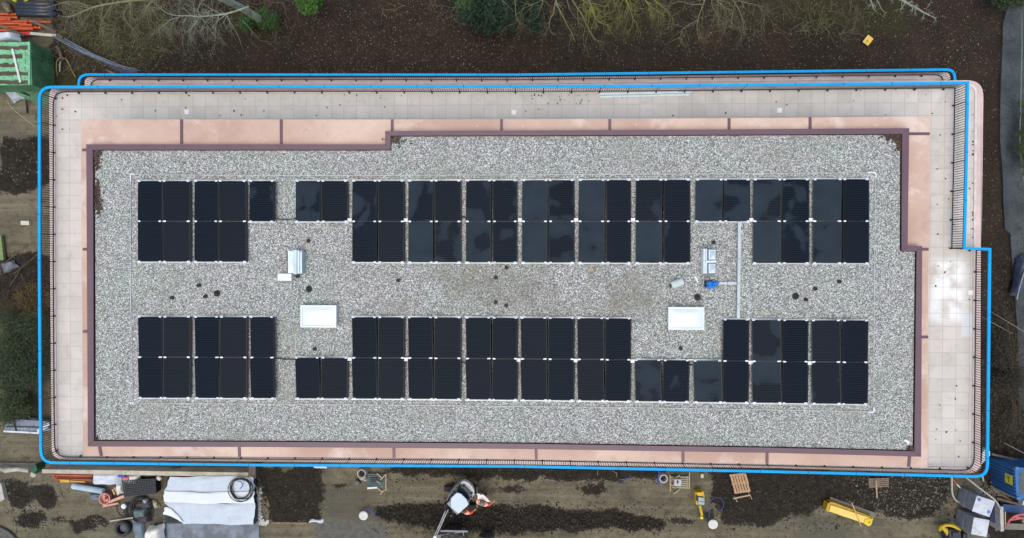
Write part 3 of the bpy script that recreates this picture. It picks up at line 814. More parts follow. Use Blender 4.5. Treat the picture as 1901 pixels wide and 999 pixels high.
# right twin vent
c_, w, h = rbox(1306,462,1330,510,9.35)
r_ = empty('twin_vent', Vector((c_.x,c_.y,ZR)), 'galvanised ventilation unit with two pyramid caps above the blue bag', 'vent')
a, b_ = P(1311,462,9.25), P(1329,509,9.25)
MB().box(((a.x+b_.x)/2,(a.y+b_.y)/2,9.0), (b_.x-a.x,a.y-b_.y,.4)).build('body', mat('galv_blue', (96,122,136), (80,106,120), 3, rough=.35, metal=.3, bmp=0), r_)
for y0, y1 in ((464,482),(490,507)):
    a, b_ = P(1316,y0,9.25), P(1328,y1,9.25); mb = MB(); mb.box(((a.x+b_.x)/2,(a.y+b_.y)/2,9.225), (b_.x-a.x,a.y-b_.y,.05)); pyr(mb,a.x+.02,b_.y+.02,b_.x-.02,a.y-.02,9.25,.26); mb.build('pyramid_cap', GALVL, r_)
a, b_ = P(1311,484,9.3), P(1329,487.5,9.3); MB().box(((a.x+b_.x)/2,(a.y+b_.y)/2,9.26), (b_.x-a.x,a.y-b_.y,.1)).build('crossbar', GALVL, r_)
for x in (1307, 1310.5):
    a, b_ = P(x-1,462,9.2), P(x+1,508,9.2); MB().box(((a.x+b_.x)/2,(a.y+b_.y)/2,9.02), (b_.x-a.x,a.y-b_.y,.4)).build('side_rail', GALVL, r_)
c_, w, h = rbox(515.5,508,541,521.5,9.1)
r_ = empty('junction_box', Vector((c_.x,c_.y,ZR)), 'small plain white box at the lower end of the left vent hood', 'box')
MB().box((c_.x,c_.y,8.94), (w-.04,h-.04,.28)).build('body', WHT, r_); MB().box((c_.x,c_.y,9.09), (w,h,.03)).build('lid', WHT, r_, bevel=.006)
# loose grey-green duct piece
c_ = P(1257,526.5,9.0); r_ = empty('duct_offcut', Vector((c_.x,c_.y,ZR)), 'pale grey green rounded duct piece lying askew on the gravel above the right skylight', 'duct piece')
a, b_ = P(1246,530,8.96), P(1268.5,522.5,8.96)
MB().tube([a, a.lerp(b_,.1), b_.lerp(a,.06), b_], [.15,.165,.165,.14], n=14, flat=.8).build('shell', mat('duct_green', (196,208,200), (176,190,182), 3), r_)
MB().tube([a-Vector((.05,-.02,0)), a+Vector((.01,0,0))], [.07,.12], n=10).build('open_end', mat('dark_hole', (60,66,62), None, 3), r_)
a, b_ = P(1290,513,8.83), P(1294,521,8.83)
tag(MB().bar(a,b_,.09,.03).bar(b_,b_+Vector((.03,-.07,0)),.05,.02).build('plastic_offcut', mat('scrap_white', (226,230,230), None, 4)), 'tiny white plastic scrap on the gravel left of the blue bag', 'scrap')
# blue bag and crate
c_ = P(1318,527.5,9.0); r_ = empty('tool_bag', Vector((c_.x,c_.y,ZR)), 'bright blue and black tool bag at the end of the grey side duct', 'bag')
MB().box((c_.x-.05,c_.y,8.93), (.28,.3,.25)).build('crate', mat('bag_black', (20,30,40), (40,50,60), 9), r_, bevel=.02)
mb = MB(); rr = random.Random(2)
for k in range(9):
    p_ = c_+Vector((rr.uniform(-.1,.26),rr.uniform(-.13,.06),rr.uniform(.05,.11))); mb.lathe(p_-Vector((0,0,.06)), [(.05,0),(.10,.05),(.05,.1)], 7, sx=rr.uniform(.8,1.6), sy=rr.uniform(.6,1))
mb.build('flap', mat('bag_blue', (24,128,210), (14,96,180), 9), r_)
# grey ducts
DUCT = mat('duct_grey', (190,200,200), (176,186,188), 2, rough=.5, bmp=0)
r_ = empty('cable_duct', P(1372,500,ZR), 'long straight pale grey cable duct running down the gravel between the panel blocks', 'cable duct')
cuts = [411.5,481,526,565,592]
for k in range(len(cuts)-1):
    a, b_ = P(1373.2-k*.6,cuts[k],8.97), P(1372.8-k*.6,cuts[k+1]-.6,8.97); MB().bar(a-Vector((0,0,.06)),b_-Vector((0,0,.06)),.125,.1).build('duct_section', DUCT, r_, bevel=.006)
r_ = empty('side_duct', P(1350,526,ZR), 'short grey duct branching left from the long duct to the blue bag', 'cable duct')
for xa, xb in ((1331,1351),(1351.6,1368)):
    a, b_ = P(xa,526,8.97), P(xb,526,8.97); MB().bar(a-Vector((0,0,.07)),b_-Vector((0,0,.07)),.12,.08).build('duct_section', DUCT, r_, bevel=.006)

# black vent pipes
BLK = mat('black_plastic', (22,24,26), (34,36,38), 6, rough=.5, bmp=0); HOLE = mat('pipe_bore', (3,3,3), None, 3, bmp=0)
pipes = [((571,447),'above the left vent hood'),((551,513),'tucked beside the lower end of the left vent hood'),((738,521),'alone between the left vent hood and the roof centre'),
 ((940,497),'topmost of the four near the roof centre'),((920,515.5),'second down of the four near the roof centre'),((920,561.5),'third down of the four near the roof centre'),
 ((939.5,567.5),'lowest of the four near the roof centre'),((582.5,648.5),'below the left white skylight'),((367,530),'uppermost of the left end group'),
 ((317,553),'leftmost of the left end group'),((379,550.5),'beside the drain cage at the left end of the roof'),((1326,450),'above the twin vent on the right'),
 ((1265,647.5),'below the right white skylight'),((1560.5,523),'furthest right of the right end group'),((1515.5,536.5),'in the middle of the right end group'),
 ((1498,556.5),'lowest of the right end group')]
pr0 = None
for (x, y), lab in pipes:
    top = P(x, y, 8.95); loc = Vector((top.x, top.y, ZR))
    if pr0 is None:
        pr0 = empty('vent_pipe', loc, '', 'vent pipe', 'black vent pipes in the roof gravel')
        MB().lathe(loc-Vector((0,0,.02)), [(.072,0),(.072,.14),(.062,.14),(.062,.10)], 14).build('pipe', BLK, pr0)
        MB().lathe(loc, [(.10,-.02),(.09,.01),(.075,.02)], 14).build('collar', mat('collar_grey', (96,100,100), None, 5), pr0)
        MB().lathe(loc, [(.061,.09),(.061,.10)], 12).build('bore', HOLE, pr0); o = pr0
    else:
        o = copy_tree(pr0); o.location = loc
    o['label'] = 'slim black vent pipe '+lab
g0 = None
for (x, y), lab in [((572,537),'above the left white skylight'),((400.5,545),'in the left end pipe group'),((1296,552.5),'above the right white skylight'),((1479,550),'in the right end pipe group')]:
    loc = P(x, y, ZR+.12); loc.z = ZR
    if g0 is None:
        g0 = empty('roof_outlet', loc, '', 'roof drain', 'round roof drain cages')
        MB().lathe(loc, [(.15,-.02),(.14,.03),(.10,.03)], 16).build('flange', mat('collar_dark', (60,64,62), None, 5), g0)
        mb = MB()
        for k in range(12):
            a_ = k*math.pi/6; mb.tube([loc+Vector((math.cos(a_)*.11,math.sin(a_)*.11,.02)), loc+Vector((math.cos(a_)*.10,math.sin(a_)*.10,.10)), loc+Vector((0,0,.15))], .010, n=5)
        mb.build('cage', BLK, g0); o = g0
    else: o = copy_tree(g0); o.location = loc
    o['label'] = 'round dark drain cage set in the gravel '+lab

# cables, conductor wire, corner pieces
CAB = mat('cable_black', (20,20,22), None, 4)
for pts, lab in (([(508,405),(520,407.5),(535,408),(549,406)],'black cable crossing the gravel gap in the top row of panels'),([(509,665),(520,666),(535,667),(549,667.5)],'black cable crossing the gravel gap in the bottom row of panels')):
    tag(MB().tube(smooth_path([P(x,y,8.87) for x,y in pts]), .02, n=6).build('cable', CAB), lab, 'cable')
for pts, lab in (([(855,673.3),(864,673.8)],'short black cable between the fourth and fifth pairs of the bottom row'),([(1278,677.5),(1288,676.5)],'short black cable linking panels below the right white skylight'),([(856,404),(861,402),(865,405)],'short black cable lying in the gap of the top row')):
    tag(MB().tube([P(x,y,8.9) for x,y in pts], .022, n=6).build('cable', CAB), lab, 'cable')
WIRE = mat('wire_pale', (214,220,220), None, 4, rough=.5)
loop = [(243,324),(500,326),(760,325.5),(1200,323.5),(1625,320.5),(1623,540),(1621,764),(1200,757),(760,752),(247,748),(242.5,540),(243,324)]
r_ = empty('lightning_conductor', P(243,324,ZR), 'thin pale lightning wire lying in a rectangle round both blocks of panels', 'wire')
MB().tube([P(x,y,ZR+.03) for x,y in loop], .013, n=5).build('wire', WIRE, r_)
for pts in ([(243,338),(242.5,326),(243,323.5),(250,323)],[(1610,320),(1622,320),(1626,323),(1626,330)],[(1622,755),(1622.5,763),(1620,766),(1611,766)],[(240,747),(250,748.5)]):
    MB().tube(smooth_path([P(x,y,ZR+.035) for x,y in pts],1), .032, n=6).build('corner_bend', CLAMP, r_)
# dark leaf litter / moss on the gravel
rr = random.Random(11)
def litter(name, regs, label, cols, sz=(.02,.07)):
    mb = MB()
    for (cx_, cy_, wx_, wy_, n_) in regs:
        for _ in range(n_):
            x = cx_+rr.gauss(0,1)*wx_; y = cy_+rr.gauss(0,1)*wy_
            x = min(max(x, 175.5), 1696)
            if x > 1671 and y < 470: x = 1671
            c_ = P(x, y, ZR+rr.uniform(.01,.04)); s_ = rr.uniform(*sz)
            e_ = Euler((rr.uniform(-.5,.5), rr.uniform(-.5,.5), rr.uniform(0,3))).to_matrix()
            mb.box(c_, (s_*1.4, s_, .008), rot=e_)
    return tag(mb.build(name, cols), label, 'leaf litter', kind='stuff')
LL = mat('rotten_leaves', (58,46,38), (80,62,48), 9, island=.4)
litter('leaf_litter', [(179,285,4,5,160),(180,300,3,8,110),(180,355,3,10,120),(181,380,4,9,130)], 'dark rotten leaves gathered along the left parapet of the roof', LL)
litter('leaf_litter', [(1664,254,10,4,330),(1669,264,3,8,160)], 'dark rotten leaves heaped in the upper right corner of the roof', LL)
litter('leaf_litter', [(735,260,9,5,90),(1690,833,4,3,60),(178,815,2,2,30)], 'few brown leaves in corners of the gravel roof', LL)
tag(MB().tube(smooth_path([P(1679,817,8.86),P(1684,819,8.9),P(1687,824,8.86)]), .05, n=7, flat=.4).build('bent_strip', CLAMP), 'short bent white strip on the gravel in the lower right roof corner', 'strip')

# ================================================================== TREES AND SHRUBS
BARK = mat('lichen_bark', (128,124,98), (100,92,70), 2, rough=.9, bmp=.2, c3=(138,140,70))
BARKY = mat('mossy_bark', (132,134,58), (112,108,72), 2.2, rough=.9, bmp=.2, lo=.4, hi=.6)
BARKG = mat('grey_bark', (158,166,150), (120,128,104), 3, rough=.9, bmp=.3, c3=(96,92,70))
BARKD = mat('brown_twigs', (92,80,64), (70,60,48), 3, rough=.9, bmp=0)
def sprout(mb, p, d, L, r, depth, rr, droop=-.04, nseg=5, spread=.7, flatz=.5, kids=3):
    pts = [p.copy()]; q = p.copy(); dd = d.normalized(); rs = [r]
    for i in range(nseg):
        dd = (dd+Vector((rr.uniform(-.28,.28), rr.uniform(-.28,.28), rr.uniform(-.2,.2)*flatz+droop))).normalized()
        q = q+dd*(L/nseg); 
        if q.z < .15: q.z = .15
        pts.append(q.copy()); rs.append(r*(1-(i+1)/nseg*.75))
    mb.tube(pts, rs, n=4 if r < .03 else 6, cap=False)
    if depth > 0:
        for k in range(kids+rr.randint(0, 1)):
            i = rr.randint(1, nseg-1) if k else nseg-1
            base = pts[i]; ax = (pts[i+1]-pts[i]).normalized()
            side = Vector((-ax.y, ax.x, 0))*rr.choice((-1, 1))
            nd = (ax*(1-spread*.5)+side*spread*rr.uniform(.6,1.1)+Vector((0,0,rr.uniform(-.2,.3)*flatz))).normalized()
            sprout(mb, base, nd, L*rr.uniform(.45,.7), rs[i]*.68, depth-1, rr, droop, max(3, nseg-1), spread, flatz, kids)
def bare_tree(name, base_px, limbs, label, bark, z_top, seed, tw=1.0, group=None, kids=3, depth=2, trunk_r=.16, trunk_to=None):
    """limbs: px paths (x,y,z) with start radius; all joined to one trunk that stands outside or inside the frame"""
    rr = random.Random(seed)
    b_ = P(*base_px, 0); root = empty(name, b_, label, 'tree', group)
    top = P(*(trunk_to or base_px), z_top)
    tr = MB(); mid = b_.lerp(top, .5)+Vector((rr.uniform(-.2,.2), rr.uniform(-.2,.2), 0))
    tr.tube(smooth_path([b_-Vector((0,0,.2)), b_.lerp(mid,.3), mid, top], 2), [trunk_r*(1.25-.6*i/12) for i in range(14)], n=12)
    tr.build('trunk', mat('trunk_pale', (206,214,190), (160,168,138), 2, rough=.9, c3=(120,124,80)), root)
    cr_ = MB()
    for path, r0, tws in limbs:
        pts = [P(*q) for q in path]
        # join the limb to the trunk
        k = max(.3, min(1, (pts[0].z-.8)/z_top)); j = b_.lerp(top, min(1, k))
        full = smooth_path([j, j.lerp(pts[0], .6)+Vector((0,0,.3))]+pts, 2) if path[0][1] < 8 else smooth_path(pts, 2)
        n_ = len(full); rs = [r0*(1.15-.95*i/(n_-1)) for i in range(n_)]
        cr_.tube(full, rs, n=6, cap=False)
        for _ in range(int(tws*1.5)):
            i = rr.randint(int(n_*.25), n_-2); ax = (full[i+1]-full[i]).normalized()
            side = Vector((-ax.y, ax.x, 0))*rr.choice((-1,1))
            nd = ax*rr.uniform(.3,1)+side*rr.uniform(.3,1)+Vector((0,0,rr.uniform(-.4,.2)))
            sprout(cr_, full[i], nd, rr.uniform(.6,1.5)*tw, max(.009, rs[i]*.5), depth, rr, kids=kids)
    cr_.build('crown', bark, root)
    return root
bare_tree('bare_tree', (300,-150), [
    ([(330,-4,6.5),(262,-1,6.3),(215,5,6.1),(176,12,6.0),(152,22,5.9),(136,30,5.7),(118,32,5.6)], .075, 20),
    ([(165,12,6),(150,6,5.9),(128,2,5.7),(100,10,5.5),(85,14,5.4)], .03, 6),
    ([(270,-4,6),(284,20,5.6),(300,45,5.2),(320,60,4.8)], .03, 8),
    ([(245,0,5.8),(233,15,5.5),(228,33,5.2),(240,45,4.9),(252,58,4.6),(260,75,4.2)], .03, 8),
    ([(210,5,6),(190,35,5.5),(184,55,5),(186,72,4.7)], .025, 7)],
    'grey yellow bare tree reaching in over the mossy ground at the upper left', BARK, 6.5, 5, tw=1.0)
bare_tree('bare_tree', (490,40), [
    ([(462,12,5.0),(440,20,5.0),(420,26,4.9),(398,29,4.8),(372,31,4.7),(345,29,4.6),(318,29,4.6),(300,18,4.6),(285,4,4.8)], .05, 22),
    ([(372,31,4.7),(362,42,4.4),(355,55,4.1),(350,62,3.9)], .022, 5), ([(372,31,4.7),(384,45,4.3),(392,60,4.0),(404,72,3.7)], .022, 4),
    ([(345,29,4.6),(318,35,4.3),(300,50,4.0),(290,62,3.7)], .022, 6), ([(372,31,4.7),(366,18,4.8),(372,8,5),(380,-5,5.2)], .022, 4),
    ([(372,31,4.7),(362,46,4.2),(345,60,3.9),(338,70,3.6)], .02, 4),
    ([(418,25,3.0),(432,48,2.4),(442,66,1.8),(452,95,1.0)], .028, 0), ([(450,38,2.0),(466,55,1.6),(484,76,.8)], .018, 2)],
    'leaning pale grey tree whose thick trunk rises from the green ivy mound', BARKG, 7.0, 8, trunk_to=(385,-14), trunk_r=.2, tw=.9)
bare_tree('bare_tree', (500,-120), [([(505,-4,5),(478,10,4.5),(462,5,4.4),(450,-4,4.6)], .03, 4), ([(500,0,5),(505,14,4.5),(508,18,4)], .02, 2)],
    'small brown bare tree showing only twigs above the ivy mound', BARKD, 5, 31)
bare_tree('bare_tree', (1040,-150), [
    ([(1034,-4,6.5),(1030,8,6.3),(1028,26,6.0),(1021,34,5.8),(1019,50,5.4),(1024,62,5.1),(1034,66,5)], .045, 3),
    ([(1030,4,6.5),(1040,20,6.1),(1050,42,5.7),(1062,62,5.2),(1068,78,4.9)], .05, 7),
    ([(1060,-4,6.5),(1068,10,6.2),(1080,26,5.9),(1090,48,5.5),(1098,64,5.2),(1106,76,4.9),(1122,79,4.7)], .05, 5),
    ([(1052,-4,6),(1056,14,5.8),(1064,28,5.5),(1075,39,5.3)], .03, 3),
    ([(1000,-4,6),(1010,2,6),(1002,18,5.6),(1000,28,5.3)], .03, 4), ([(1014,-3,6.2),(985,10,5.8),(970,16,5.6)], .025, 7),
    ([(955,-4,6),(957,12,5.7),(957,28,5.4),(961,36,5.1),(957,44,5)], .03, 4), ([(928,-4,6),(940,8,5.6),(954,22,5.3)], .022, 2)],
    'large yellowish bare tree with long curved shoots beside the dark evergreen', BARK, 6.8, 12, tw=.8)
bare_tree('bare_tree', (1110,-130), [
    ([(1090,-4,6.5),(1098,12,6.2),(1103,28,5.9),(1109,40,5.6),(1120,44,5.4),(1131,48,5.2)], .06, 16),
    ([(1075,-4,6.5),(1094,8,6.2),(1108,18,5.9),(1122,26,5.6)], .04, 8)],
    'bare tree with bright yellow mossy limb pointing down at the woodland floor', BARKY, 6.5, 14, tw=.75)
bare_tree('bare_tree', (1180,-140), [
    ([(1160,-4,6.3),(1168,12,6),(1172,24,5.7),(1176,38,5.4),(1184,44,5.2)], .045, 15), ([(1195,-4,6.3),(1204,10,6),(1220,20,5.7),(1235,30,5.4)], .04, 9),
    ([(1135,-4,6.3),(1146,12,5.9),(1156,24,5.6)], .03, 6), ([(1210,-4,6.3),(1224,8,6),(1240,22,5.6),(1250,36,5.2)], .035, 6)],
    'bushy bare tree of many pale forks between the yellow limb and the thin drooping tree', BARKY, 6.3, 17, tw=.8)
bare_tree('bare_tree', (1340,-140), [
    ([(1310,-4,6.0),(1304,12,5.8),(1298,28,5.5),(1294,45,5.2),(1294,58,5.0),(1298,75,4.7)], .035, 8), ([(1297,36,5.4),(1278,46,5.1),(1266,54,4.9),(1261,74,4.6)], .022, 7),
    ([(1303,8,5.8),(1284,9,5.6),(1264,2,5.5),(1246,7,5.3),(1238,13,5.1)], .025, 5), ([(1330,-3,6),(1334,5,5.9),(1350,16,5.6),(1362,20,5.4),(1358,38,5.1),(1357,50,4.9)], .028, 12),
    ([(1356,-4,6),(1366,8,5.8),(1375,24,5.5),(1380,42,5.1),(1382,66,4.7)], .035, 7), ([(1362,-3,6),(1384,6,5.8),(1404,8,5.6),(1412,16,5.4),(1418,22,5.2)], .025, 8),
    ([(1318,6,5.6),(1330,26,5.2),(1338,40,4.8),(1348,52,4.4)], .02, 9)],
    'thin bare tree with drooping pale twigs right of the yellow mossy ones', BARK, 6, 21, tw=.85)
bare_tree('bare_tree', (1690,-120), [
    ([(1655,-8,4.2),(1675,0,4.0),(1690,10,3.8),(1700,14,3.6),(1712,22,3.4),(1724,28,3.2),(1738,34,3.0)], .085, 9), ([(1674,0,4),(1674,10,3.8),(1674,18,3.6)], .04, 0),
    ([(1614,-4,4.2),(1619,8,4.0),(1621,16,3.8),(1625,21,3.7)], .06, 4), ([(1624,-4,4.2),(1632,6,4.0),(1636,18,3.8),(1646,25,3.5)], .035, 1),
    ([(1730,-4,4),(1726,8,3.6),(1718,20,3.3)], .015, 3)],
    'bare tree with a thick grey broken limb above the yellow board', BARKG, 5, 25, tw=.35)
bare_tree('bare_tree', (1500,-130), [([(1440,-4,5.5),(1432,4,5.2),(1420,6,5),(1410,12,4.8)], .02, 16), ([(1450,-4,5.5),(1446,8,5.2),(1436,14,4.9)], .02, 16), ([(1500,-4,5.5),(1498,18,4.8),(1486,26,4.4),(1472,28,4.1)], .015, 8), ([(1555,-4,5),(1566,12,4.2),(1570,30,3.5)], .012, 12), ([(1580,-4,5),(1590,14,4),(1592,26,3.5)], .012, 12)],
    'dark brown twiggy bare tree at the top edge left of the grey broken limb', BARKD, 5.5, 27, tw=.8)

LEAFD = mat('evergreen_needles', (36,64,38), (26,46,34), 1.5, rough=.7, bmp=0, island=.6)
LEAFG = mat('ivy_leaves', (60,96,34), (44,76,30), 2.5, rough=.6, bmp=0, island=.5)
LEAFM = mat('bramble_leaves', (56,74,40), (42,56,32), 2, rough=.7, bmp=0, island=.6)
def leaf_mass(mb, lumps, n, size, seed, aspect=.5):
    rr = random.Random(seed); tot = sum(l[3]*l[4] for l in lumps)
    for (x, y, z, rx, ry, rz) in lumps:
        k = int(n*rx*ry/tot); c = P(x, y, z)
        for _ in range(k):
            while True:
                u = Vector([rr.uniform(-1,1) for _ in range(3)])
                if .15 < u.length < 1: break
            u = u*(1+rr.uniform(-.1,.25)) 
            p = c+Vector((u.x*rx, u.y*ry, u.z*rz)); p.z = max(p.z, .05)
            s = size*rr.uniform(.6,1.4)
            R = Euler((rr.uniform(-.9,.9), rr.uniform(-.9,.9), rr.uniform(0,6.3))).to_matrix()
            q = [p+R @ Vector(w) for w in ((-s,0,0),(0,-s*aspect,s*.15),(s,0,0),(0,s*aspect,s*.15))]
            o = len(mb.v); mb.v += q; mb.f.append([o,o+1,o+2,o+3]); mb.mi.append(0); mb.smooth.append(False)
def lumps_ring(x, y, z, w, h, rz, k, seed, r=(.3,.6)):
    """k lumps spread in a px ellipse"""
    rr = random.Random(seed); out = []
    for _ in range(k):
        a = rr.uniform(0, 6.28); q = math.sqrt(rr.random()); s = rr.uniform(*r)
        out.append((x+math.cos(a)*q*w, y+math.sin(a)*q*h, max(.2, z+rr.uniform(-1,1)*rz*(1-q*.5)), s, s, s*.7))
    return out
def bush(name, px, lumps, n, size, label, leaf, seed, cat='shrub', twig=6, h=1.0, aspect=.5, tw_r=.02):
    b_ = P(*px, 0); r_ = empty(name, b_, label, cat)
    mb = MB(); leaf_mass(mb, lumps, n, size, seed, aspect); mb.build('foliage', leaf, r_)
    rr = random.Random(seed+1); mb = MB()
    for _ in range(twig):
        l = rr.choice(lumps); e = P(l[0], l[1], l[2])+Vector((rr.uniform(-.3,.3), rr.uniform(-.3,.3), l[5]*.8))
        mb.tube(smooth_path([b_, b_.lerp(e,.5)+Vector((0,0,.3)), e]), [tw_r*(1-.05*i) for i in range(9)], n=5)
    mb.build('stems', BARKD, r_)
    return r_
bush('evergreen_tree', (935,-10), lumps_ring(925,6,2.6,82,34,1.0,44,3,(.35,.75))+[(880,30,1.8,.5,.5,.5),(905,45,1.6,.45,.5,.5),(955,40,1.7,.5,.5,.5),(990,35,1.9,.5,.6,.5),(1000,48,1.6,.3,.4,.4),(925,38,1.8,.4,.5,.4),(913,58,1.2,.25,.25,.25),(940,56,1.2,.22,.3,.25)],
     19000, .085, 'dark green evergreen tree overhanging the woodland floor at the top centre', LEAFD, 3, 'tree', 10, aspect=.35)
bush('hawthorn_bush', (856,-10), lumps_ring(858,4,3.2,14,11,.3,7,4,(.2,.35)), 1500, .06, 'lighter green tuft of shrub at the left end of the dark evergreen', mat('pale_shrub_leaves', (62,88,48), (44,66,38), 3, rough=.7, bmp=0, island=.4), 4, twig=3)
bush('ivy_bush', (572,8), lumps_ring(571,2,2.2,22,14,.5,16,5,(.22,.4)), 5200, .055, 'bright green rounded bush at the top edge right of the ivy mound', mat('bright_leaves', (72,112,30), (50,86,28), 4, rough=.6, bmp=0, island=.5), 5, twig=5)
bush('ivy_mound', (480,36), lumps_ring(480,36,.6,36,11,.3,24,6,(.2,.42)), 5600, .05, 'low green ivy mound round the foot of the leaning grey tree', LEAFG, 6, twig=4)
bush('dark_shrub', (35,640), lumps_ring(38,650,1.1,52,70,.6,60,7,(.35,.75)), 15000, .06, 'dark green sprawling shrub left of the blue terrace handrail', LEAFM, 7, twig=26, aspect=.35, tw_r=.015)
bush('dark_shrub', (30,750), lumps_ring(22,750,1.0,28,32,.4,16,27,(.3,.6)), 4500, .055, 'green shrub just above the pale sheeted frame at the left edge', mat('mid_leaves', (66,82,44), (48,62,36), 2, rough=.7, bmp=0, island=.5), 27, twig=8, aspect=.4, tw_r=.015)
bush('ground_ivy', (60,545), lumps_ring(70,550,.3,34,26,.15,30,8,(.25,.5)), 3500, .05, 'yellowish brown low scrub above the dark green shrub', mat('rusty_leaves', (96,84,42), (76,58,36), 1.5, rough=.8, bmp=0, island=.5), 8, twig=8, tw_r=.012)
bush('bramble', (1870,690), lumps_ring(1872,690,.8,26,100,.4,34,9,(.3,.6)), 3800, .045, 'sparse twiggy bramble thicket right of the lower terrace handrail', mat('bramble_brown', (60,58,42), (46,44,34), 2, rough=.8, bmp=0, island=.5), 9, twig=90, tw_r=.012)
bush('hedge', (1890,0), lumps_ring(1885,-6,1.6,30,18,.5,14,10,(.3,.55)), 3600, .05, 'green hedge tuft above the grey path in the upper right corner', LEAFM, 10, twig=5)
bush('reeds', (1897,260), lumps_ring(1900,250,.9,8,90,.4,24,11,(.15,.3)), 2600, .07, 'narrow strip of green reedy plants along the right edge', mat('reed_leaves', (78,96,50), (54,70,40), 3, rough=.7, bmp=0, island=.4), 11, twig=24, aspect=.15, tw_r=.014)
# undergrowth twigs
def twigs(name, regs, label, m_, seed, n=5, L=(.5,1.3), r=.010):
    rr = random.Random(seed); mb = MB()
    for (x0,y0,x1,y1,k) in regs:
        for _ in range(k):
            p = G(rr.uniform(x0,x1), rr.uniform(y0,y1), rr.uniform(.05,.5)); a = rr.uniform(0,6.28)
            sprout(mb, p, Vector((math.cos(a), math.sin(a), .1)), rr.uniform(*L), r, 1, rr, droop=0, nseg=4, kids=2)
    return tag(mb.build(name, m_), label, 'twigs', kind='stuff')
twigs('fallen_twigs', [(110,20,300,130,190),(100,0,420,70,170),(300,0,560,60,90),(1190,0,1420,70,60),(940,0,1190,30,30),(1430,0,1600,70,110),(820,0,940,50,30),(700,0,830,20,12)], 'thin grey brown twigs lying over the woodland floor along the top', BARK, 41)
twigs('scrub_twigs', [(1840,570,1901,840,150),(1850,840,1901,870,14)], 'tangled grey twigs on the dark ground at the right edge', BARKD, 42, r=.012)
twigs('scrub_twigs', [(0,480,95,780,170)], 'tangled brown twigs on the bank at the left edge', BARKD, 43, r=.012)
# fallen leaves
def leaves(regs, n, seed, name, label, mats, sz):
    rr = random.Random(seed); mb = MB()
    A = [(x1-x0)*(y1-y0)*w for x0,y0,x1,y1,w in regs]
    for (x0,y0,x1,y1,w), a in zip(regs, A):
        for _ in range(int(n*a/sum(A))):
            p = G(rr.uniform(x0,x1), rr.uniform(y0,y1), rr.uniform(.015,.05)); s = rr.uniform(*sz)
            R = Euler((rr.uniform(-.6,.6), rr.uniform(-.6,.6), rr.uniform(0,6.3))).to_matrix()
            q = [p+R @ Vector(w_) for w_ in ((-s,0,0),(0,-s*.6,0),(s,0,.01),(0,s*.6,0))]
            o = len(mb.v); mb.v += q; mb.f.append([o,o+1,o+2,o+3]); mb.mi.append(rr.choice(range(len(mats)))); mb.smooth.append(False)
    return tag(mb.build(name, mats), label, 'leaves', kind='stuff')
LV = [mat('leaf_brown', (84,64,44), None, 9, island=.4, bmp=0), mat('leaf_tan', (108,88,66), None, 9, island=.3, bmp=0), mat('leaf_rust', (92,60,38), None, 9, island=.3, bmp=0), mat('leaf_dark', (40,32,27), None, 9, island=.4, bmp=0), mat('leaf_pale', (146,130,104), None, 9, island=.25, bmp=0), mat('leaf_black', (26,22,20), None, 9, island=.3, bmp=0)]
leaves([(105,0,1860,140,1),(560,20,960,140,.8),(1824,150,1860,470,.6),(240,60,420,140,.6)], 22000, 51, 'fallen_leaves', 'brown fallen leaves strewn over the dark woodland floor', LV+[LV[0],LV[3],LV[5],LV[2],LV[3]], (.018,.05))
leaves([(1822,470,1901,840,1),(0,480,100,600,.6)], 1500, 52, 'fallen_leaves', 'sparse fallen leaves among the scrub beside the building', LV[:4], (.03,.06))
CL = [mat('clod_dark', (48,43,35), (32,29,25), 8, island=.4, bmp=0), mat('clod_mid', (72,64,50), (50,45,36), 8, island=.4, bmp=0)]
def stones(regs, n, seed, name, label, mats, sz, zone=None):
    rr = random.Random(seed); mb = MB(); A = [w for *_, w in regs]
    for (poly, w) in regs:
        xs_ = [p[0] for p in poly]; ys_ = [p[1] for p in poly]; k = int(n*w/sum(A)); c = 0
        while c < k:
            x, y = rr.uniform(min(xs_)-6, max(xs_)+6), rr.uniform(min(ys_)-5, max(ys_)+5)
            if not inpoly(np.array([x]), np.array([y]), poly)[0] and rr.random() > .2: continue
            c += 1
            s = rr.uniform(*sz)*(1.8 if rr.random() < .06 else 1); p = G(x, y, s*.2)
            vs = [p+Vector((math.cos(t_)*s*rr.uniform(.7,1.2), math.sin(t_)*s*rr.uniform(.7,1.2), rr.uniform(-.3,.2)*s)) for t_ in (0,1.2,2.5,3.8,5)]
            top = p+Vector((rr.uniform(-.3,.3)*s, rr.uniform(-.3,.3)*s, s*.75))
            o = len(mb.v); mb.v += vs+[top]; mi = rr.randrange(len(mats))
            for i in range(5): mb.f.append([o+i, o+(i+1) % 5, o+5]); mb.mi.append(mi); mb.smooth.append(False)
    return tag(mb.build(name, mats), label, 'soil clods', kind='stuff')
stones([(DARK[0],1),(DARK[1],1.6),(DARK[2],1.2),(DARK[3],1.9),(DARK[4],1.0),(DARK[7],.12),(DARK[8],.1),(DARK[9],.12)], 11000, 61, 'soil_clods', 'loose dark clods on the dug over soil below the building', CL, (.015,.055))
stones([([(1565,882),(1765,884),(1760,930),(1690,960),(1600,930)],.7),([(5,258),(92,258),(92,340),(5,340)],.12),([(180,940),(300,925),(300,995),(160,990)],.35),([(700,900),(1230,895),(1240,940),(700,940)],.3)], 1500, 62, 'rubble', 'small pale stones scattered over the churned ground', [mat('rubble_pale', (128,122,106), (98,92,80), 8, island=.3, bmp=0)], (.02,.05))

